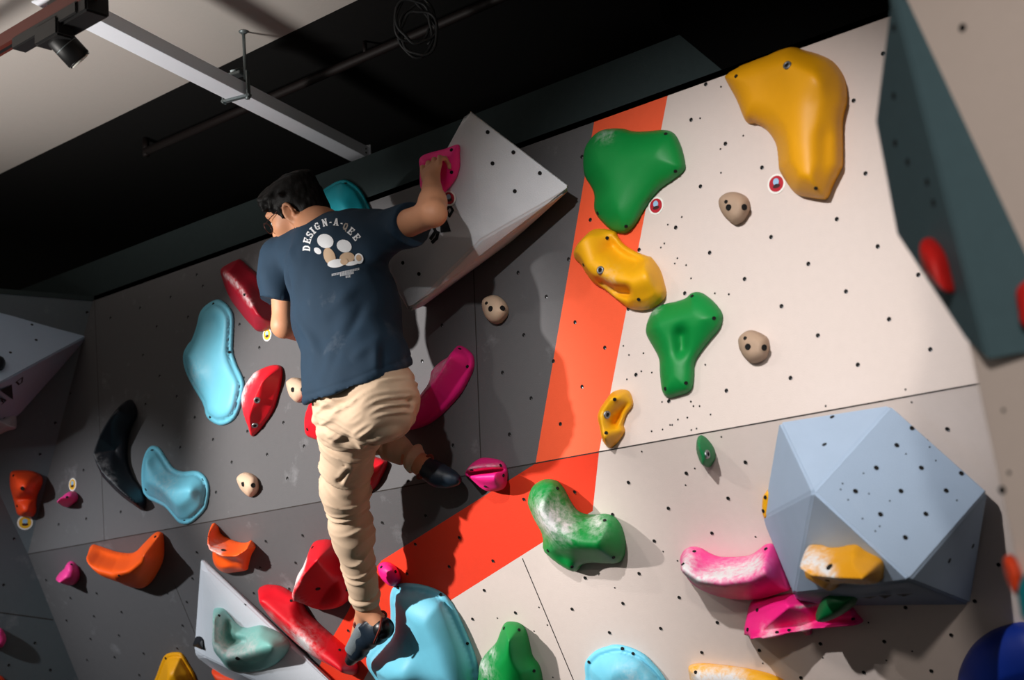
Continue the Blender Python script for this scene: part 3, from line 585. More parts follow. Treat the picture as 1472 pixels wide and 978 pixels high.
# ------------------------------------------------------------------ ceiling fittings
mk('beam_white', (238, 243, 252), rough=.45, noise=.02, bump=.05)
mk('track_red', (72, 24, 15), rough=.5, noise=.05, bump=.05)
mk('lamp_black', (14, 14, 15), rough=.5, bump=0)
mk('galvanised', (130, 140, 142), rough=.45, metal=.7, bump=.1)
mk('pipe_dark', (18, 8, 7), rough=.6, bump=0)
mk('cable_black', (22, 24, 26), rough=.55, bump=0)
ZT_ = lambda q, z: CAM + ray(*q) * ((z - CAM[2]) / ray(*q)[2])
zb_ = ZCEIL - .21
e0 = ZT_((60, -14), zb_); e1 = ZT_((521, 222), zb_)
ex = nrm(e1 - e0); ey = nrm(np.cross([0, 0, 1], ex)); ez = np.cross(ex, ey)
tr = empty('ceiling_beam', e1); tag(tr, 'white painted metal beam hung slanting under the ceiling', 'beam')
put(box('beam_profile', (e0 + e1) / 2, [ex, ey, ez], [np.linalg.norm(e1 - e0) / 2, .032, .026], M['beam_white'], .003), tr)
put(box('beam_flange', (e0 + e1) / 2 + ey * .0 - ez * .026, [ex, ey, ez], [np.linalg.norm(e1 - e0) / 2, .040, .003], M['beam_white'], .001), tr)
put(box('end_plate', e1 + ex * .002, [ex, ey, ez], [.003, .038, .034], M['beam_white'], .001), tr)
for s_ in (-1, 1): put(tube('screw', [e1 - ex * .03 - ey * (.033) + ez * .008 * s_, e1 - ex * .03 - ey * .036 + ez * .008 * s_], .004, M['lamp_black']), tr)
g0 = ZT_((350, 45), ZCEIL); gb = np.array([g0[0], g0[1], zb_])
hr = empty('hanger_rod', g0); tag(hr, 'galvanised threaded hanger rod holding up the white beam', 'hanger rod')
put(tube('rod', [g0, gb + [0, 0, .03]], .006, M['galvanised']), hr)
put(tube('ceiling_flange', [g0, g0 - [0, 0, .004], g0 - [0, 0, .010]], [.018, .016, .009], M['galvanised'], n=14), hr)
t_ = (gb - e0) @ ex; cb = e0 + ex * t_
put(box('clamp', cb + ez * .055, [ex, ey, ez], [.018, .030, .006], M['galvanised'], .002), hr)
put(box('clamp', cb + ez * .078 + ex * .01, [nrm(ex + ez * .5), ey, nrm(ez - ex * .5)], [.026, .012, .004], M['galvanised'], .001), hr)
put(box('strap', cb - ez * .033, [ex, ey, ez], [.010, .060, .005], M['galvanised'], .002), hr)
for s_ in (-1, 1): put(box('strap', cb + ey * .052 * s_ + ez * .008, [ex, ey, ez], [.010, .003, .05], M['galvanised'], .001), hr)
put(tube('bolt', [cb - ez * .036 - ey * .048, cb - ez * .046 - ey * .048], .009, M['galvanised'], n=6), hr)
# light track with a spotlight
zt = ZCEIL - .30
t0 = ZT_((-30, 80), zt); t1 = ZT_((190, -52), zt); tx = nrm(t1 - t0); tx = np.array([1., 0, 0]); tm = ZT_((60, 30), zt)
trk = empty('light_track', tm); tag(trk, 'red-brown light track crossing the top left corner', 'light track')
put(box('rail', tm + tx * -.1, [tx, [0, 1, 0], [0, 0, 1]], [1.3, .020, .022], M['track_red'], .002), trk)
put(box('rail_slot', tm + tx * -.1 - np.array([0, 0, .0225]), [tx, [0, 1, 0], [0, 0, 1]], [1.3, .006, .001], M['lamp_black'], 0), trk)
for s_ in (-.9, .9): put(tube('hanger', [tm + tx * s_, tm + tx * s_ + [0, 0, .30]], .006, M['lamp_black']), trk)
LP = ZT_((79, 48), zt - .06); mpx = np.linalg.norm(LP - CAM) / F
ax = Xc  # image right / down axes at the lamp, used only to read the lamp's tilt off the photograph
im = lambda a, b, c=0: np.array([a * Xc[0] + b * Xc[1] + c * Xc[2], a * Yc[0] + b * Yc[1] + c * Yc[2], a * Zc[0] + b * Zc[1] + c * Zc[2]])
la = nrm(im(.66, .75, .25))
sp_ = empty('spotlight', LP); tag(sp_, 'black cylindrical spotlight on the light track, aimed down to the right', 'spotlight')
q0 = LP + la * (2 * mpx); q1 = LP + la * (48 * mpx); r0 = 17.5 * mpx
put(tube('housing', [q0, q0 + la * r0 * .15, q0 + la * r0 * .3, q1 - la * .005, q1, q1 - la * .012], [r0 * .8, r0 * .95, r0, r0, r0 * .94, r0 * .86], M['lamp_black'], n=24), sp_)
put(tube('trim_ring', [q0 + (q1 - q0) * .42, q0 + (q1 - q0) * .44], r0 * 1.015, M['galvanised'], n=24), sp_)
mk('lens', (235, 235, 225), rough=.2, bump=0)
put(tube('lens', [q1 - la * .004, q1 + la * .002], r0 * .8, M['lens'], n=24), sp_)
put(tube('yoke', [LP + [0, 0, .075], LP + [0, 0, .02], LP + la * .03], [.016, .022, .02], M['lamp_black'], n=12), sp_)
put(box('adapter', np.array([LP[0] - .02, tm[1], zt - .036]), [tx, [0, 1, 0], [0, 0, 1]], [.17, .024, .018], M['lamp_black'], .003), sp_)
put(box('adapter', np.array([LP[0] + .0, tm[1], zt - .06]), [tx, [0, 1, 0], [0, 0, 1]], [.06, .03, .03], M['lamp_black'], .006), sp_)
jb = ZT_((112, 8), zt); 
b_ = box('junction_box', jb + [0, 0, -.01], [tx, [0, 1, 0], [0, 0, 1]], [.10, .04, .05], M['lamp_black'], .006); tag(b_, 'black junction box at the top of the light track', 'junction box')
# dark pipe run and cable coil on the black part of the ceiling
zp = ZCEIL - .06
pp = [ZT_((210, 218), zp - .0), ZT_((360, 160), zp), ZT_((540, 86), zp), ZT_((730, -4), zp), ZT_((800, -38), zp)]
a0 = pp[0].copy(); pp = [a0] + [np.array([p[0], a0[1] + (pp[-1][1] - a0[1]) * (p[0] - a0[0]) / (pp[-1][0] - a0[0]), zp]) for p in pp[1:]]
pr = empty('sprinkler_pipe', a0); tag(pr, 'dark red pipe running along the black ceiling', 'pipe')
put(tube('pipe', pp, .018, M['pipe_dark'], n=10), pr); put(tube('pipe_drop', [a0 + [0, 0, .06], a0 - [0, 0, .02]], .014, M['pipe_dark'], n=10), pr)
for p in pp[1:4]: put(tube('pipe_clip', [p + [0, 0, .058], p + [0, 0, .0]], .008, M['pipe_dark']), pr)
cc = ZT_((598, 38), ZCEIL - .16); V = []
cpts = []
for i in range(150):
    w_ = 2 * math.pi * i / 36; rr = .062 + .012 * math.sin(i * .21) + .004 * math.cos(i * .77)
    cpts.append(cc + im(rr * math.cos(w_), rr * 1.25 * math.sin(w_) + .02 * math.sin(i * .043), .012 * math.sin(i * .13)))
cpts = [np.array([cc[0], cc[1], ZCEIL])] + [cc + im(.0, -.08)] + cpts
cb_ = tube('cable_coil', cpts, .0055, M['cable_black'], n=6); tag(cb_, 'coiled black cable hanging from the black ceiling', 'cable coil')
# ------------------------------------------------------------------ the climber: signed distance shapes turned into one skin
def J(x, y, q): r = ray(x, y); return CAM + r * ((Y0 - q) / r[1])
def vnoise(P, seed=0):
    P = np.asarray(P, float); I = np.floor(P).astype(np.int64); f = P - I; f = f * f * (3 - 2 * f)
    def hsh(i): 
        n = (i[:, 0] * 374761393 + i[:, 1] * 668265263 + i[:, 2] * 2147483647 + seed * 974711) & 0x7fffffff
        n = ((n ^ (n >> 13)) * 1274126177) & 0x7fffffff; return ((n ^ (n >> 16)) & 0xffff) / 65535.
    o = 0
    for a in (0, 1):
        for b in (0, 1):
            for c in (0, 1):
                w = (f[:, 0] if a else 1 - f[:, 0]) * (f[:, 1] if b else 1 - f[:, 1]) * (f[:, 2] if c else 1 - f[:, 2])
                o = o + w * hsh(I + np.array([a, b, c]))
    return o * 2 - 1
def rc(a, b, ra, rb, k=.02):           # round cone
    a, b = np.asarray(a, float), np.asarray(b, float); ab = b - a; L2_ = max(ab @ ab, 1e-9)
    def f(P):
        t = np.clip(((P - a) @ ab) / L2_, 0, 1); return np.linalg.norm(P - a - t[:, None] * ab, axis=1) - (ra + (rb - ra) * t)
    R_ = max(ra, rb); return f, np.minimum(a, b) - R_, np.maximum(a, b) + R_, k
def el(c, fr, rad, k=.02):             # ellipsoid in the frame fr (rows)
    c = np.asarray(c, float); fr = np.asarray(fr, float); rad = np.asarray(rad, float)
    def f(P):
        q = (P - c) @ fr.T; k0 = np.linalg.norm(q / rad, axis=1); k1 = np.linalg.norm(q / rad ** 2, axis=1)
        return np.where(k1 > 1e-9, k0 * (k0 - 1) / np.maximum(k1, 1e-9), -rad.min())
    m = np.full(3, rad.max()); return f, c - m, c + m, k
def ec(a, b, A0, B0, A1, B1, xa, k=.03):   # elliptical capsule, half widths A along xa, B across
    a, b = np.asarray(a, float), np.asarray(b, float); ab = b - a; L = np.linalg.norm(ab); z = ab / L
    x = nrm(np.asarray(xa) - z * (np.asarray(xa) @ z)); y = np.cross(z, x)
    def f(P):
        s = (P - a) @ z; t = np.clip(s / L, 0, 1); q = P - a - (t * L)[:, None] * z
        A = A0 + (A1 - A0) * t; B = B0 + (B1 - B0) * t; c = np.minimum(A, B)
        return (np.sqrt(((q @ x) / A) ** 2 + ((q @ y) / B) ** 2 + ((q @ z) / c) ** 2) - 1) * np.minimum(A, B)
    R_ = max(A0, B0, A1, B1); return f, np.minimum(a, b) - R_, np.maximum(a, b) + R_, k
def sdf_mesh(name, prims, h, cuts=(), subs=(), smooth=0):
    lo = np.min([p[1] for p in prims], 0) - .03; hi = np.max([p[2] for p in prims], 0) + .03
    n = np.ceil((hi - lo) / h).astype(int) + 1
    D = np.full(n, .08, np.float64); ax_ = [lo[i] + h * np.arange(n[i]) for i in range(3)]
    def sub(b0, b1):
        s = [slice(max(0, int((b0[i] - lo[i]) / h)), min(n[i], int((b1[i] - lo[i]) / h) + 2)) for i in range(3)]
        g = np.stack(np.meshgrid(*[ax_[i][s[i]] for i in range(3)], indexing='ij'), -1); return tuple(s), g
    for f, b0, b1, k in prims:
        s, g = sub(b0 - .045, b1 + .045); d = f(g.reshape(-1, 3)).reshape(g.shape[:3]); e = D[s]
        m = np.maximum(k - np.abs(d - e), 0) / k; D[s] = np.minimum(d, e) - m * m * k * .25
    for f, b0, b1, k in subs:
        s, g = sub(b0 - .02, b1 + .02); d = -f(g.reshape(-1, 3)).reshape(g.shape[:3]); e = D[s]
        m = np.maximum(k - np.abs(d - e), 0) / k; D[s] = np.maximum(d, e) + m * m * k * .25
    for item in cuts:                    # half spaces (point, outward normal[, reach])
        p, nn = np.asarray(item[0]), nrm(item[1])
        if len(item) > 2: s, g = sub(p - item[2], p + item[2])
        else: s, g = sub(lo, hi)
        D[s] = np.maximum(D[s], (g - p) @ nn)
    ins = D < 0
    C8 = [(a, b, c) for a in (0, 1) for b in (0, 1) for c in (0, 1)]
    cnt = sum(ins[a:n[0] - 1 + a, b:n[1] - 1 + b, c:n[2] - 1 + c].astype(np.int8) for a, b, c in C8)
    cells = np.argwhere((cnt > 0) & (cnt < 8)); idx = -np.ones(n, np.int64); idx[tuple(cells.T)] = np.arange(len(cells))
    val = {c: D[cells[:, 0] + c[0], cells[:, 1] + c[1], cells[:, 2] + c[2]] for c in C8}
    acc = np.zeros((len(cells), 3)); w = np.zeros(len(cells))
    for c in C8:
        for a in range(3):
            if c[a]: continue
            e = list(c); e[a] = 1; e = tuple(e); v0, v1 = val[c], val[e]; m = (v0 < 0) != (v1 < 0)
            t = np.where(m, v0 / np.where(m, v0 - v1, 1), 0); p = np.array(c, float)[None].repeat(len(cells), 0); p[:, a] = t
            acc[m] += p[m]; w[m] += 1
    V = lo + (cells + acc / w[:, None]) * h; Fc = []
    for a in range(3):
        b, c = (a + 1) % 3, (a + 2) % 3
        sl0 = [slice(1, n[i] - 1) for i in range(3)]; sl1 = list(sl0); sl1[a] = slice(2, n[a])
        i0, i1 = ins[tuple(sl0)], ins[tuple(sl1)]
        E = np.argwhere(i0 != i1) + 1; fl = i0[tuple((E - 1).T)]
        eb = np.zeros(3, int); eb[b] = 1; ecx = np.zeros(3, int); ecx[c] = 1
        q = [idx[tuple((E - o_).T)] for o_ in (0 * eb, eb, eb + ecx, ecx)]
        Q = np.stack(q, 1); Q[~fl] = Q[~fl][:, ::-1]; Fc.append(Q)
    Fc = np.vstack(Fc); Fc = Fc[(Fc >= 0).all(1)]
    for _ in range(smooth):
        S_ = np.zeros_like(V); c_ = np.zeros(len(V))
        for i in range(4):
            for j in ((i + 1) % 4, (i - 1) % 4): np.add.at(S_, Fc[:, i], V[Fc[:, j]]); np.add.at(c_, Fc[:, i], 1)
        V = V * .4 + .6 * S_ / np.maximum(c_, 1)[:, None]
    return V, Fc
def normals(V, Fc):
    fn = np.cross(V[Fc[:, 2]] - V[Fc[:, 0]], V[Fc[:, 3]] - V[Fc[:, 1]]); N_ = np.zeros_like(V)
    for i in range(4): np.add.at(N_, Fc[:, i], fn)
    return N_ / np.maximum(np.linalg.norm(N_, axis=1), 1e-12)[:, None]
def fast_mesh(name, V, Fc):
    me = bpy.data.meshes.new(name); me.vertices.add(len(V)); me.vertices.foreach_set('co', V.astype(np.float32).ravel())
    me.loops.add(Fc.size); me.loops.foreach_set('vertex_index', Fc.astype(np.int32).ravel()); me.polygons.add(len(Fc))
    me.polygons.foreach_set('loop_start', np.arange(0, Fc.size, 4, dtype=np.int32)); me.polygons.foreach_set('use_smooth', np.ones(len(Fc), bool))
    me.update(calc_edges=True); me.validate(); return me
mk('skin', (196, 138, 104), rough=.55, noise=.08, nscale=30, bump=.12, bscale=260)
mk('hair_black', (7, 6, 6), rough=.6, spec=.25, noise=.3, nscale=90, bump=.6, bscale=160)
mk('shirt_navy', (15, 42, 62), rough=.85, noise=.14, nscale=18, bump=.35, bscale=500, smudge=.10)
mk('trouser_tan', (198, 172, 146), rough=.85, noise=.05, nscale=60, bump=.3, bscale=600)
mk('shoe_navy', (22, 34, 46), rough=.45, noise=.1, bump=.2)
mk('shoe_rubber', (16, 20, 24), rough=.35, noise=.1, bump=.1)
mk('shoe_grey', (108, 118, 124), rough=.7, noise=.2, nscale=120, bump=.4)
mk('shoe_red', (120, 44, 32), rough=.6, bump=.1)
mk('frame_dark', (70, 40, 36), rough=.3, metal=.5, bump=0)
mk('print_white', (238, 240, 244), rough=.7, bump=0)
mk('print_tan', (206, 176, 146), rough=.7, bump=0)
mk('print_grey', (170, 160, 150), rough=.7, bump=0)
mk('eye_white', (225, 220, 215), rough=.2, bump=0)
WX, WY, WZ = np.eye(3)
# joints
Ls, Rs = J(408, 372, .40), J(543, 338, .42)
Le, Lw, Lh = J(408, 468, .42), J(452, 486, .13), J(462, 480, .06)
Re, Rw, Rk = J(623, 307, .50), J(620, 258, .375), J(622, 234, .345)
Pv, Ck, Nk = J(520, 562, .40), J(482, 400, .42), J(462, 332, .42)
LH, LK, LA = J(505, 590, .40), J(495, 705, .24), J(527, 872, -.03)
RH, RK, RA = J(552, 572, .42), J(516, 610, .19), J(607, 669, .10)
Lheel, Ltoe = J(550, 903, -.06), J(504, 949, -.16)
Rheel, Rtoe = J(618, 676, .085), J(656, 690, .06)
# head frame: facing left and downwards
HF = im(-.80, .44, .36); HF = nrm(HF); HU = im(-.40, -.88, .06); HU = nrm(HU - HF * (HU @ HF)); HL = np.cross(HU, HF); FR = np.array([HL, HF, HU])
HC_ = J(424, 296, .42)
hp = lambda l, f, u: HC_ + HL * l + HF * f + HU * u
B = [el(HC_, FR, (.074, .094, .088)), el(hp(0, .030, -.055), FR, (.060, .066, .075), .03),
     rc(hp(0, .088, -.020), hp(0, .110, -.048), .009, .013, .015), el(hp(0, .072, -.112), FR, (.030, .026, .022), .03),
     el(hp(0, .090, -.080), FR, (.024, .013, .008), .01), el(hp(0, .088, -.092), FR, (.020, .012, .007), .008),
     el(hp(0, .088, .010), FR, (.050, .012, .012), .02), rc(hp(.045, .055, -.045), hp(.02, .07, -.05), .022, .018, .03)]
for s_ in (1, -1):   # ears with a helix
    e = hp(.076 * s_, -.008, -.028)
    B += [el(e, [nrm(HL * s_ * .9 - HF * .5), nrm(HF * .9 + HL * s_ * .5), HU], (.007, .017, .029), .006)]
    pts = [e + HL * s_ * .008 + HF * (.016 * math.cos(a)) - HF * .003 + HU * (.030 * math.sin(a)) for a in np.linspace(-.9, 3.6, 9)]
    B += [rc(pts[i], pts[i + 1], .0052, .0052, .004) for i in range(8)] + [el(e - HU * .028 + HL * s_ * .004 + HF * .004, FR, (.006, .008, .009), .006)]
B += [rc(hp(0, -.028, -.07), Nk, .056, .062, .03), rc(Nk, Ck, .07, .12, .05)]
B += [ec(J(480, 372, .41), Pv, .155, .09, .13, .085, WX, .06), rc(Ls, Rs, .05, .05, .04)]
B += [rc(Ls, Le, .048, .038), rc(Le, Lw, .040, .027), rc(J(543, 338, .42), Re, .050, .038), rc(Re, Re + (Rw - Re) * .35, .037, .040), rc(Re + (Rw - Re) * .3, Rw, .040, .026)]
B += [rc(LH, LK, .075, .052), rc(LK, LK + (LA - LK) * .35, .05, .05), rc(LK + (LA - LK) * .35, LA, .05, .033), rc(RH, RK, .08, .05), rc(RK, RA, .046, .03)]
B += [rc(LA, Lheel, .034, .030), rc(LA, Ltoe, .034, .018), rc(RA, Rheel, .033, .03), rc(RA, RA + (Rtoe - RA) * .55, .028, .018)]
def hand(wr, kn, S_, P_, grip=1.0, thumb=-1):
    up_ = nrm(kn - wr); S_ = nrm(S_ - up_ * (S_ @ up_)); P_ = nrm(P_ - up_ * (P_ @ up_) - S_ * (P_ @ S_)); out = []
    out += [ec(wr, kn - up_ * .026, .027, .020, .038, .017, S_, .012)]
    for i, (o_, l1, l2, l3, r_) in enumerate([(-.036, .034, .028, .018, .0086), (-.012, .038, .030, .02, .0090), (.012, .035, .028, .019, .0088), (.035, .028, .022, .017, .0080)]):
        m0 = kn + S_ * o_ - up_ * (.004 if i in (0, 3) else 0)
        m1 = m0 + nrm(up_ * .72 + P_ * .70 - S_ * .1) * l1; m2 = m1 + nrm(-up_ * .35 + P_ * .94) * l2; m3 = m2 + nrm(-up_ * 1.0 + P_ * .15) * l3
        out += [rc(m0 - up_ * .034 - P_ * .004, m0 - P_ * .006, .007, r_ + .0016, .004), rc(m0, m1, r_ + .001, r_, .003), rc(m1, m2, r_, r_ * .93, .003), rc(m2, m3, r_ * .93, r_ * .8, .003)]
    b0 = wr + up_ * .018 + S_ * thumb * .024; b1 = b0 + nrm(up_ * .55 + S_ * thumb * .55 + P_ * .6) * .038; b2 = b1 + nrm(up_ * .6 + P_ * .8) * .028; b3 = b2 + nrm(up_ * .5 + P_ * .8 - S_ * thumb * .4) * .022
    out += [rc(b0, b1, .014, .0115, .01), rc(b1, b2, .0108, .0098, .004), rc(b2, b3, .0098, .008, .004)]
    return out
B += hand(Rw, Rk, WX, WY)
B += hand(Lw, Lh + [0, 0, .03], WX, WY, thumb=1)
V, Fc = sdf_mesh('person', B, .0048, smooth=1)
base = J(520, 940, 0)
person = link('person', fast_mesh('person', V, Fc), M['skin']); tag(person, 'climber in a navy t-shirt and tan trousers reaching for the grey pyramid volume', 'person')
# eyes
for s_ in (1, -1):
    vv, ff = sdf_mesh('eye', [el(hp(.030 * s_, .082, -.022), FR, (.013, .011, .010))], .003); link('eye', fast_mesh('eye', vv, ff), M['eye_white'], person)
# hair
Hh = [el(hp(0, -.008, .016), FR, (.083, .099, .080), .02), el(hp(0, -.052, -.036), FR, (.072, .054, .072), .02), el(hp(0, .045, .066), FR, (.066, .056, .032), .02),
      el(hp(0, -.03, .066), FR, (.07, .08, .032), .02)]
for i in range(9):
    l = -.06 + .015 * i; Hh.append(rc(hp(l, .068, .074 - abs(l) * .3), hp(l * 1.08, .099 - abs(l) * .35, .034 + .006 * math.sin(i * 2.1)), .020, .008, .012))
for s_ in (1, -1): Hh += [rc(hp(.072 * s_, .022, .03), hp(.071 * s_, .020, -.030), .014, .006, .01), rc(hp(.070 * s_, .04, .05), hp(.068 * s_, .045, .012), .018, .008, .012)]
for i in range(40):
    a = random.uniform(0, 6.28); b_ = random.uniform(.15, 1.2); d = nrm(HL * math.cos(a) * math.cos(b_) + HF * math.sin(a) * math.cos(b_) + HU * math.sin(b_))
    c0 = hp(0, -.008, .016) + HL * (d @ HL) * .079 + HF * (d @ HF) * .095 + HU * (d @ HU) * .077
    tdir = nrm(np.cross(d, im(.3, .1, 1)) + d * .35); Hh.append(rc(c0 - tdir * .02, c0 + tdir * .025, .012, .003, .012))
hs = [el(hp(.0, .115, -.06), FR, (.15, .085, .095), .01)]
for s_ in (1, -1): hs.append(el(hp(.085 * s_, -.006, -.036), FR, (.03, .021, .036), .008))
V, Fc = sdf_mesh('hair', Hh, .0045, subs=hs, cuts=[(hp(0, -.05, -.112), -HU + HF * .25)])
N_ = normals(V, Fc); st_ = (V - HC_) @ FR.T
V = V + N_ * (.0035 * vnoise(st_ * np.array([130, 40, 60]), 3))[:, None]
link('hair', fast_mesh('hair', V, Fc), M['hair_black'], person)
# glasses
gl = link('glasses', None, (), person); gl.location = (0, 0, 0)
for s_ in (1, -1):
    c = hp(.034 * s_, .112, -.024); ring = [c + HL * (.025 * math.cos(a)) + HU * (.020 * math.sin(a)) - HF * (.006 * abs(math.cos(a)) if math.cos(a) * s_ > 0 else 0) for a in np.linspace(0, 2 * math.pi, 24, endpoint=False)]
    tube('rim', ring, .0014, M['frame_dark'], gl, closed=True, n=6)
    tube('temple', [hp(.059 * s_, .106, -.016), hp(.074 * s_, .06, -.008), hp(.081 * s_, .0, .0), hp(.080 * s_, -.02, -.012)], .0016, M['frame_dark'], gl, n=6)
tube('bridge', [hp(.010, .113, -.018), hp(0, .117, -.016), hp(-.010, .113, -.018)], .0014, M['frame_dark'], gl, n=6)
# t-shirt
SH = [ec(J(481, 368, .42), J(497, 450, .41), .185, .118, .190, .128, WX, .05), ec(J(497, 450, .41), J(517, 556, .40), .190, .128, .182, .150, WX, .05), rc(J(545, 515, .43), J(543, 556, .43), .085, .102, .05), rc(J(492, 530, .43), J(496, 575, .43), .112, .122, .05), rc(J(520, 520, .44), J(522, 565, .44), .108, .122, .06),
      rc(Ls, Rs, .066, .066, .06), rc(Nk + [0, 0, -.045], Ck, .075, .12, .05), rc(J(425, 352, .41), J(455, 338, .42), .052, .058, .05), rc(J(525, 332, .42), J(462, 340, .42), .058, .058, .05)]
lc = J(398, 434, .42); SH += [rc(Ls, J(400, 432, .42), .066, .066, .03), rc(Ls, J(398, 400, .42), .066, .07, .03)]
rcf = J(593, 327, .455); SH += [rc(Rs, J(612, 318, .465), .072, .068, .035)]
h0, h1_, h2_ = J(450, 572, .36), J(582, 527, .40), J(516, 553, .53); hn = np.cross(h1_ - h0, h2_ - h0); hn = nrm(hn if hn[2] < 0 else -hn)
V, Fc = sdf_mesh('t_shirt', SH, .0055, cuts=[(h0, hn), (lc, (lc - Ls), .10), (rcf, nrm(Re - Rs), .16)],
                 subs=[rc(hp(0, -.028, -.07), Nk + (HC_ - Nk) * .12, .060, .066, .006)], smooth=1)
N_ = normals(V, Fc)
fold = np.zeros(len(V))
def fold_line(a, b, w, amp):
    global fold
    a, b = np.asarray(a), np.asarray(b); ab = b - a; t = np.clip(((V - a) @ ab) / (ab @ ab), 0, 1)
    d = np.linalg.norm(V - a - t[:, None] * ab, axis=1); fold += amp * np.exp(-(d / w) ** 2) * np.sin(np.pi * np.clip(t * .9 + .05, 0, 1))
fold += .006 * vnoise(V * np.array([9, 9, 5]), 5) + .0025 * vnoise(V * np.array([24, 24, 12]), 6)
for a, b, w_, am in [((560, 372), (470, 450), .022, .010), ((565, 400), (490, 480), .020, -.009), ((572, 440), (505, 520), .018, .008), ((545, 470), (555, 545), .02, .010), ((560, 480), (566, 530), .014, -.008),
                     ((415, 440), (470, 520), .020, .007), ((430, 500), (520, 540), .02, .006), ((395, 380), (410, 430), .014, -.012), ((385, 385), (395, 425), .012, .007), ((404, 350), (430, 390), .02, .007), ((545, 320), (585, 345), .016, .008), ((560, 350), (590, 330), .012, -.007), ((440, 360), (420, 440), .03, .006), ((530, 420), (480, 545), .018, -.006)]:
    q0 = J(*a, .54); q1 = J(*b, .54); i0 = np.argmin(np.linalg.norm(V - q0, axis=1)); i1 = np.argmin(np.linalg.norm(V - q1, axis=1)); fold_line(V[i0], V[i1], w_, am)
hem_d = -((V - h0) @ hn); fold += .004 * np.sin(((V - h0) @ WX) * 42 + 1) * np.exp(-np.maximum(hem_d, 0) / .09)
fold -= .0022 * np.exp(-((hem_d - .022) / .004) ** 2)
V = V + N_ * (fold * 1.35)[:, None]
shirt = link('t_shirt', fast_mesh('t_shirt', V, Fc), M['shirt_navy'], person)
collar = [Nk + (HC_ - Nk) * .10 + HL * (.067 * math.cos(a)) + nrm(np.cross(HC_ - Nk, HL)) * (.067 * math.sin(a)) for a in np.linspace(0, 2 * math.pi, 32, endpoint=False)]
# the print on the back, laid onto the cloth
bvh = BVHTree.FromPolygons([tuple(v) for v in V], [tuple(map(int, f)) for f in Fc])
def onshirt(x, y, lift=.0015):
    r = ray(x, y); loc, no, i, d = bvh.ray_cast(Vector(CAM), Vector(r), 20)
    if loc is None: return None
    no = Vector(no); no = no if no.dot(Vector(r)) < 0 else -no
    return np.array(loc + no * lift)
def decal(name, polys, mat, parent, lift=.0015):        # polygons given as lists of photo points, finely split so that they follow the folds
    bm = bmesh.new()
    for P in polys:
        Q = np.asarray(P, float); f = bm.faces.new([bm.verts.new((x, y, 0)) for x, y in Q])
    bmesh.ops.triangulate(bm, faces=bm.faces[:])
    for _ in range(3):
        long_ = [e for e in bm.edges if e.calc_length() > 2.2]
        if long_: bmesh.ops.subdivide_edges(bm, edges=long_, cuts=1); bmesh.ops.triangulate(bm, faces=bm.faces[:])
    for v_ in bm.verts:
        p = onshirt(v_.co.x, v_.co.y, lift); v_.co = Vector(p if p is not None else J(v_.co.x, v_.co.y, .53))
    me = bpy.data.meshes.new(name); bm.to_mesh(me); bm.free(); return link(name, me, M[mat], parent)
# slab letters on a 10 x 14 grid: bars as (x0,y0,x1,y1,width)
GL = {'D': [(2.5, 0, 2.5, 14, 3.4), (0, .8, 6, .8, 1.8), (0, 13.2, 6, 13.2, 1.8), (6, .9, 9, 4, 3), (9, 4, 9, 10, 3.2), (9, 10, 6, 13.1, 3)],
      'E': [(2.5, 0, 2.5, 14, 3.4), (0, .9, 10, .9, 2), (0, 13.1, 10, 13.1, 2), (2.5, 7, 7.5, 7, 2), (9.3, 0, 9.3, 4, 1.8), (9.3, 10, 9.3, 14, 1.8), (7.3, 5, 7.3, 9, 1.6)],
      'S': [(8.6, 10, 8.6, 13.6, 2), (8.6, 12.6, 3, 12.9, 2.4), (2.2, 12.4, 2.2, 8.6, 3), (2.4, 8.2, 8, 6, 2.8), (8.3, 5.6, 8.3, 2, 3), (8, 1.2, 2, 1.2, 2.4), (1.4, .2, 1.4, 4, 2)],
      'I': [(5, 0, 5, 14, 3.6), (1.8, .9, 8.2, .9, 2), (1.8, 13.1, 8.2, 13.1, 2)],
      'G': [(9, 10, 9, 13.6, 2), (9, 12.6, 4, 12.8, 2.4), (2, 11.5, 2, 2.5, 3.4), (2.6, 1.4, 8, 1.2, 2.4), (8.2, .6, 8.2, 6.2, 2.8), (5.4, 6, 10.4, 6, 1.9)],
      'N': [(2, 0, 2, 14, 2.6), (2, 13, 8.4, 1.2, 3.2), (8.4, 0, 8.4, 14, 2.4), (0, .8, 4, .8, 1.7), (0, 13.2, 3.4, 13.2, 1.7), (6.4, 13.2, 10.4, 13.2, 1.7)],
      'A': [(1.6, .5, 4.6, 13.4, 2.4), (8.4, .5, 5.2, 13.4, 3.2), (2.6, 4.2, 7.6, 4.2, 1.9), (-.4, .8, 3.6, .8, 1.7), (6, .8, 10.6, .8, 1.7)],
      'Q': [(2, 3, 2, 11, 2.8), (2.4, 12, 7.6, 12.8, 2.2), (8.2, 11, 8.2, 3, 2.8), (7.6, 1.6, 2.4, 1.4, 2.2), (5, 4, 9.6, -1.6, 2)], '-': [(2.6, 6.5, 7.4, 6.5, 2.6)]}
def letter(ch, cx, cy, ang, sc, wide=1.0):
    out = []; ca, sa = math.cos(ang), math.sin(ang)
    for x0, y0, x1, y1, w_ in GL[ch]:
        a = np.array([x0, y0], float); b = np.array([x1, y1], float); t = nrm(b - a); s_ = np.array([-t[1], t[0]]) * w_ / 2; e = t * .3
        q = [a - s_ - e, b - s_ + e, b + s_ + e, a + s_ - e]
        out.append([(cx + sc * ((x - 5) * wide * ca + (y - 7) * sa), cy + sc * ((x - 5) * wide * sa - (y - 7) * ca)) for x, y in q])
    return out
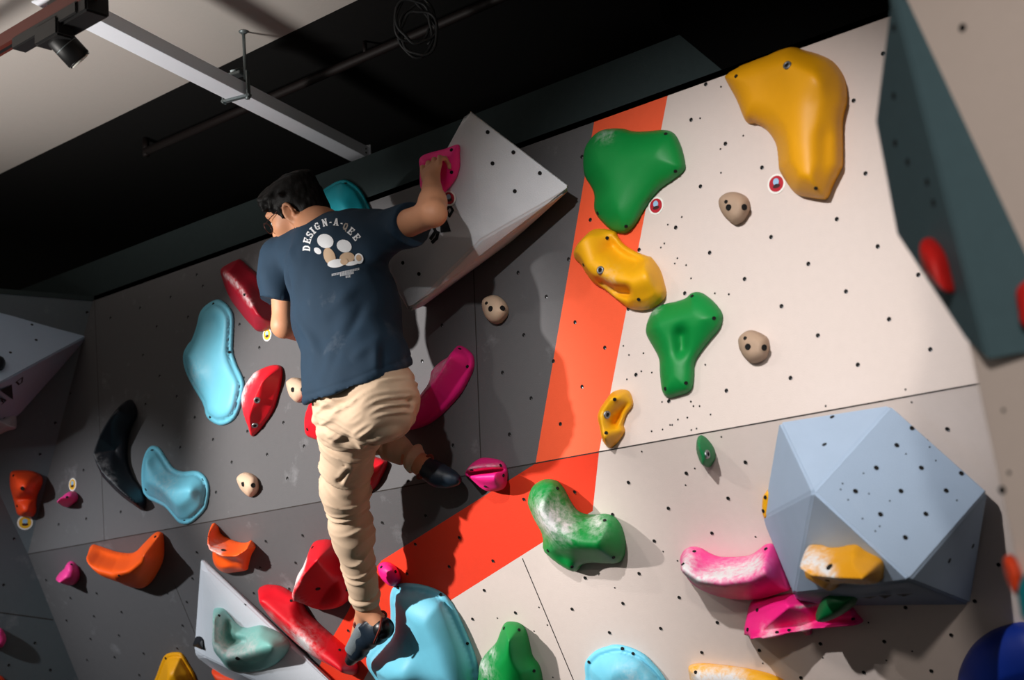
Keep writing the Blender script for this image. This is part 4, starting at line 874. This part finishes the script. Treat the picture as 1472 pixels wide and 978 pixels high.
LT = [('D', 441, 357.5, -86), ('E', 442, 346.5, -74), ('S', 445.5, 338, -58), ('I', 450, 332, -42), ('G', 456, 326, -26), ('N', 467, 320.5, -14), ('-', 475.5, 320, -4), ('A', 483.5, 319.5, 6), ('-', 491.5, 321.5, 14), ('Q', 497, 326, 22), ('E', 505, 332.5, 38), ('E', 513, 341, 52)]
polys = []
for ch, x, y, a in LT:
    g = letter(ch, x, y, math.radians(a), .74 if ch != '-' else .6, .92)
    if ch == 'Q': decal('print_letter', g, 'print_grey', shirt)
    else: decal('print_letter', g, 'print_white', shirt)
def oval(cx, cy, rx, ry, a=0, n=18):
    a = math.radians(a); return [(cx + rx * math.cos(t) * math.cos(a) - ry * math.sin(t) * math.sin(a), cy + rx * math.cos(t) * math.sin(a) + ry * math.sin(t) * math.cos(a)) for t in np.linspace(0, 2 * math.pi, n, endpoint=False)]
# plain rounded patches in the place of the drawn figures
for o_ in [oval(468, 347, 12, 10, 20), oval(495, 354, 11, 9, 20), oval(457, 361, 6, 4, 40)]: decal('print_patch', [o_], 'print_white', shirt, .0015)
for o_ in [oval(474, 369, 8, 13, -20), oval(499, 371, 11, 8, -10)]: decal('print_patch', [o_], 'print_tan', shirt, .0018)
for o_ in [oval(484, 379, 13, 6, -8), oval(516, 372, 6.5, 8, 0), oval(507, 379, 10, 3, -12)]: decal('print_patch', [o_], 'print_white', shirt, .0022)
for o_ in [oval(495, 376.5, 5.5, 5, 0), oval(516, 371, 4, 5, 0)]: decal('print_patch', [o_], 'print_tan', shirt, .0028)
# three lines of small lettering, too fine to read in the photograph
rows = []
for k, (xa, ya, xb, yb, nn) in enumerate([(477, 396, 517, 387, 17), (489, 396.5, 509, 392.5, 9), (497, 399, 504.5, 397.5, 3)]):
    for i in range(nn):
        t = (i + .5) / nn; x, y = xa + (xb - xa) * t, ya + (yb - ya) * t
        rows += [[(x - .8, y - 1.5), (x - .25, y - 1.6), (x - .25, y + 1.2), (x - .8, y + 1.3)], [(x - .2, y - 1.6), (x + .7, y - 1.8), (x + .7, y - 1.1), (x - .2, y - .9)], [(x - .2, y + .5), (x + .7, y + .3), (x + .7, y + 1.0), (x - .2, y + 1.2)]]
decal('print_small_lettering', rows, 'print_white', shirt)
# trousers
TR = [ec(J(520, 535, .40), J(519, 578, .40), .150, .120, .158, .128, WX, .05), rc(J(547, 574, .44), J(545, 592, .43), .086, .088, .06), rc(J(500, 568, .43), LH, .10, .098, .05),
      rc(LH, LH + (LK - LH) * .6, .092, .078, .04), rc(LH + (LK - LH) * .5, LK, .080, .072, .03), rc(LK, LK + (LA - LK) * .35, .071, .068, .04), rc(LK + (LA - LK) * .3, LA + (LK - LA) * .05, .068, .046, .03),
      rc(RH, RK, .098, .066, .05), rc(RK, RA + (RK - RA) * .08, .063, .036, .04)]
la_, ra_ = nrm(LA - LK), nrm(RA - RK); lcut = LA + la_ * -.012; rcut = RA - ra_ * .022
wn = nrm(J(519, 578, .4) - J(520, 535, .4))
V, Fc = sdf_mesh('trousers', TR, .0052, cuts=[(lcut, la_, .08), (rcut, ra_, .06), (h0 - hn * .012, -hn, .4)], smooth=1)
N_ = normals(V, Fc); w_l = np.zeros(len(V))
def near_axis(a, b):
    ab = b - a; t = ((V - a) @ ab) / (ab @ ab); tc = np.clip(t, 0, 1); return t, np.linalg.norm(V - a - tc[:, None] * ab, axis=1)
disp = .003 * vnoise(V * 14, 11)
def folds(a, b, amp, freq, around, seed, reach=.13, env=lambda t: np.ones_like(t)):
    global disp
    z = nrm(b - a); x = nrm(np.cross(z, WY)); y = np.cross(z, x); t, d = near_axis(a, b); L = np.linalg.norm(b - a)
    q = np.stack([(V - a) @ x * around, (V - a) @ y * around, (V - a) @ z * freq + 1.5 * vnoise(V * 7, seed + 1)], 1)
    n_ = 1 - 2 * np.abs(vnoise(q, seed)); disp += amp * n_ * np.clip((reach - d) / .03, 0, 1) * np.clip(1 - np.maximum(np.maximum(-t, t - 1) * L / .04, 0), 0, 1) * env(np.clip(t, 0, 1))
folds(LH, LK, .0125, 44, 5, 21, env=lambda t: .5 + .6 * np.exp(-((t - .35) / .5) ** 2))
folds(LK, LA, .0095, 26, 7, 31, .09, lambda t: np.clip(1.1 - .8 * t, .2, 1))
folds(RK, RA, .008, 36, 6, 41, .09)
folds(J(512, 540, .48), J(540, 632, .46), .0085, 44, 7, 51, .19)
folds(J(500, 560, .45), J(492, 640, .42), .006, 50, 6, 57, .14)
def crease(a, b, w_, amp, q=.5):
    global disp
    i0 = np.argmin(np.linalg.norm(V - J(*a, q), axis=1)); i1 = np.argmin(np.linalg.norm(V - J(*b, q), axis=1)); p0, p1 = V[i0], V[i1]; ab = p1 - p0
    t = np.clip(((V - p0) @ ab) / (ab @ ab), 0, 1); d = np.linalg.norm(V - p0 - t[:, None] * ab, axis=1); disp += amp * np.exp(-(d / w_) ** 2)
for a, b, w_, am in [((474, 738), (526, 684), .010, -.017), ((478, 722), (522, 676), .012, .009), ((480, 752), (515, 720), .012, .008), ((560, 560), (520, 625), .012, .007), ((572, 575), (530, 640), .010, -.009), ((545, 555), (490, 580), .01, .007), ((550, 570), (487, 592), .008, -.004), ((545, 590), (490, 612), .008, -.003)]: crease(a, b, w_, am, .42)
crease((487, 585), (488, 705), .0022, -.004, .45); crease((486, 735), (520, 845), .0022, -.004, .2)
for c0, ax__ in ((lcut - la_ * .05, la_), (rcut - ra_ * .035, ra_)):
    s_ = (V - c0) @ ax__; d = np.linalg.norm(V - c0 - s_[:, None] * ax__, axis=1); disp += np.where(d < .08, .006 * np.exp(-((s_ - .012) / .012) ** 2) - .006 * np.exp(-(s_ / .006) ** 2), 0)
V = V + N_ * disp[:, None]
link('trousers', fast_mesh('trousers', V, Fc), M['trouser_tan'], person)
# climbing shoes
def shoe(heel, mid, toe, ank, r, nm):
    sole_d = nrm(np.cross(np.cross(toe - heel, ank - heel), toe - heel)); sole_d = sole_d if sole_d @ (ank - heel) < 0 else -sole_d
    P_ = [rc(heel, mid, r * .92, r, .03), rc(mid, mid + (toe - mid) * .6, r, r * .8, .02), rc(mid + (toe - mid) * .5, toe, r * .82, r * .5, .02), rc(ank, heel + (mid - heel) * .4, r * .95, r, .03)]
    c_ = ank - nrm(heel + (mid - heel) * .4 - ank) * .004
    v_, f_ = sdf_mesh('shoe', P_, .0045, cuts=[(c_, nrm(ank - (heel + (mid - heel) * .4)), .07)], smooth=1)
    so = link('climbing_shoe', fast_mesh('climbing_shoe', v_, f_), M['shoe_navy'], person)
    v_, f_ = sdf_mesh('heel_cup', [el(heel + sole_d * .002, np.eye(3), (r * .99,) * 3)], .0045); link('heel_cup', fast_mesh('heel_cup', v_, f_), M['shoe_rubber'], so)
    P2_ = [rc(toe, toe + (mid - toe) * .45, r * .54, r * .84, .02)]
    v_, f_ = sdf_mesh('toe_cap', P2_, .0045); link('toe_cap', fast_mesh('toe_cap', v_, f_), M['shoe_rubber'], so)
    return so, sole_d
so, sd = shoe(Lheel, J(528, 916, -.09), Ltoe, J(527, 893, -.045), .040, 'l')
c = J(519, 917, -.045)
v_, f_ = sdf_mesh('side_panel', [ec(J(522, 905, -.045), J(505, 936, -.10), .028, .020, .026, .016, im(.8, .6), .02)], .0045); link('side_panel', fast_mesh('side_panel', v_, f_), M['shoe_grey'], so)
def loop(c, d, s_, r, parent): tube('pull_loop', [c + d * (r * 1.3 * (1 - math.cos(a))) * .8 + s_ * (r * math.sin(a)) for a in np.linspace(-.2, 2 * math.pi + .2, 20)], .0028, M['shoe_red'], parent, n=6, flat=1.8)
loop(J(549, 890, -.06), im(.15, -1), im(1, .2), .012, so); loop(J(513, 903, -.04), im(-.1, -1), im(1, 0), .009, so)
tube('strap', [J(549, 888, -.035), J(546, 905, -.02), J(538, 925, -.04)], .005, M['shoe_red'], so, n=8, flat=.6)
so2, _ = shoe(Rheel, J(634, 685, .075), Rtoe, J(610, 671, .10), .033, 'r')
loop(J(616, 664, .10), im(.3, -1), im(1, .2), .010, so2); loop(J(605, 682, .12), im(-.3, .8), im(1, 0), .008, so2)
WORLD=.17; EXPO=0.0
# ------------------------------------------------------------------ camera, world
cd = bpy.data.cameras.new('camera'); co = bpy.data.objects.new('camera', cd); COL.objects.link(co)
cd.sensor_fit = 'HORIZONTAL'; cd.sensor_width = 36; cd.lens = F * 36 / 1472
R = np.array([[Xc[0], -Xc[1], -Xc[2]], [Yc[0], -Yc[1], -Yc[2]], [Zc[0], -Zc[1], -Zc[2]]])
co.matrix_world = Matrix([list(R[i]) + [CAM[i]] for i in range(3)] + [[0, 0, 0, 1]])
cd.clip_start = .05; cd.dof.use_dof = True; cd.dof.focus_distance = 5.0; cd.dof.aperture_fstop = 2.4
SC.camera = co
W = bpy.data.worlds.new('world'); SC.world = W; W.use_nodes = True
W.node_tree.nodes['Background'].inputs[0].default_value = (1, .93, .84, 1); W.node_tree.nodes['Background'].inputs[1].default_value = WORLD
SC.view_settings.view_transform = 'Standard'; SC.view_settings.look = 'None'; SC.view_settings.gamma = 1; SC.view_settings.exposure = EXPO
SC.view_settings.use_curve_mapping = False
SC.cycles.max_bounces = 6
def spot(name, loc, tgt, energy, ang, blend, col, rad=.035):
    d = bpy.data.lights.new(name, 'SPOT'); d.energy = energy; d.spot_size = math.radians(ang); d.spot_blend = blend; d.color = col; d.shadow_soft_size = rad
    o = bpy.data.objects.new(name, d); COL.objects.link(o); o.location = loc
    o.rotation_euler = (Vector(tgt) - Vector(loc)).to_track_quat('-Z', 'Y').to_euler()
    return o
spot('lamp', (-1.5, .5, 3.4), P1.hit(1055, 555), 470, 42, 1, (1, .975, .96))
spot('lamp', (-3.4, 1.2, 3.5), P2.hit(1000, 830), 50, 42, 1, (1, .94, .88))
spot('lamp', (-4.55, .9, 2.8), P1.hit(512, 668), 640, 43, .65, (1, .96, .92))
spot('lamp', (-5.35, .9, 2.9), P2.hit(215, 920), 340, 37, 1, (.94, .97, 1))
spot('lamp', (-4.4, 1.4, 2.3), (-4.4, 1.9, ZCEIL), 160, 108, .6, (1, .95, .9), .2)  # uplight added to brighten the ceiling and beam, no fitting stands here
spot('lamp', (.6, -1.2, 3.4), NF.hit(1420, 400), 310, 30, 1, (1, .91, .82), .1)  # fill added behind the camera to brighten the near wall
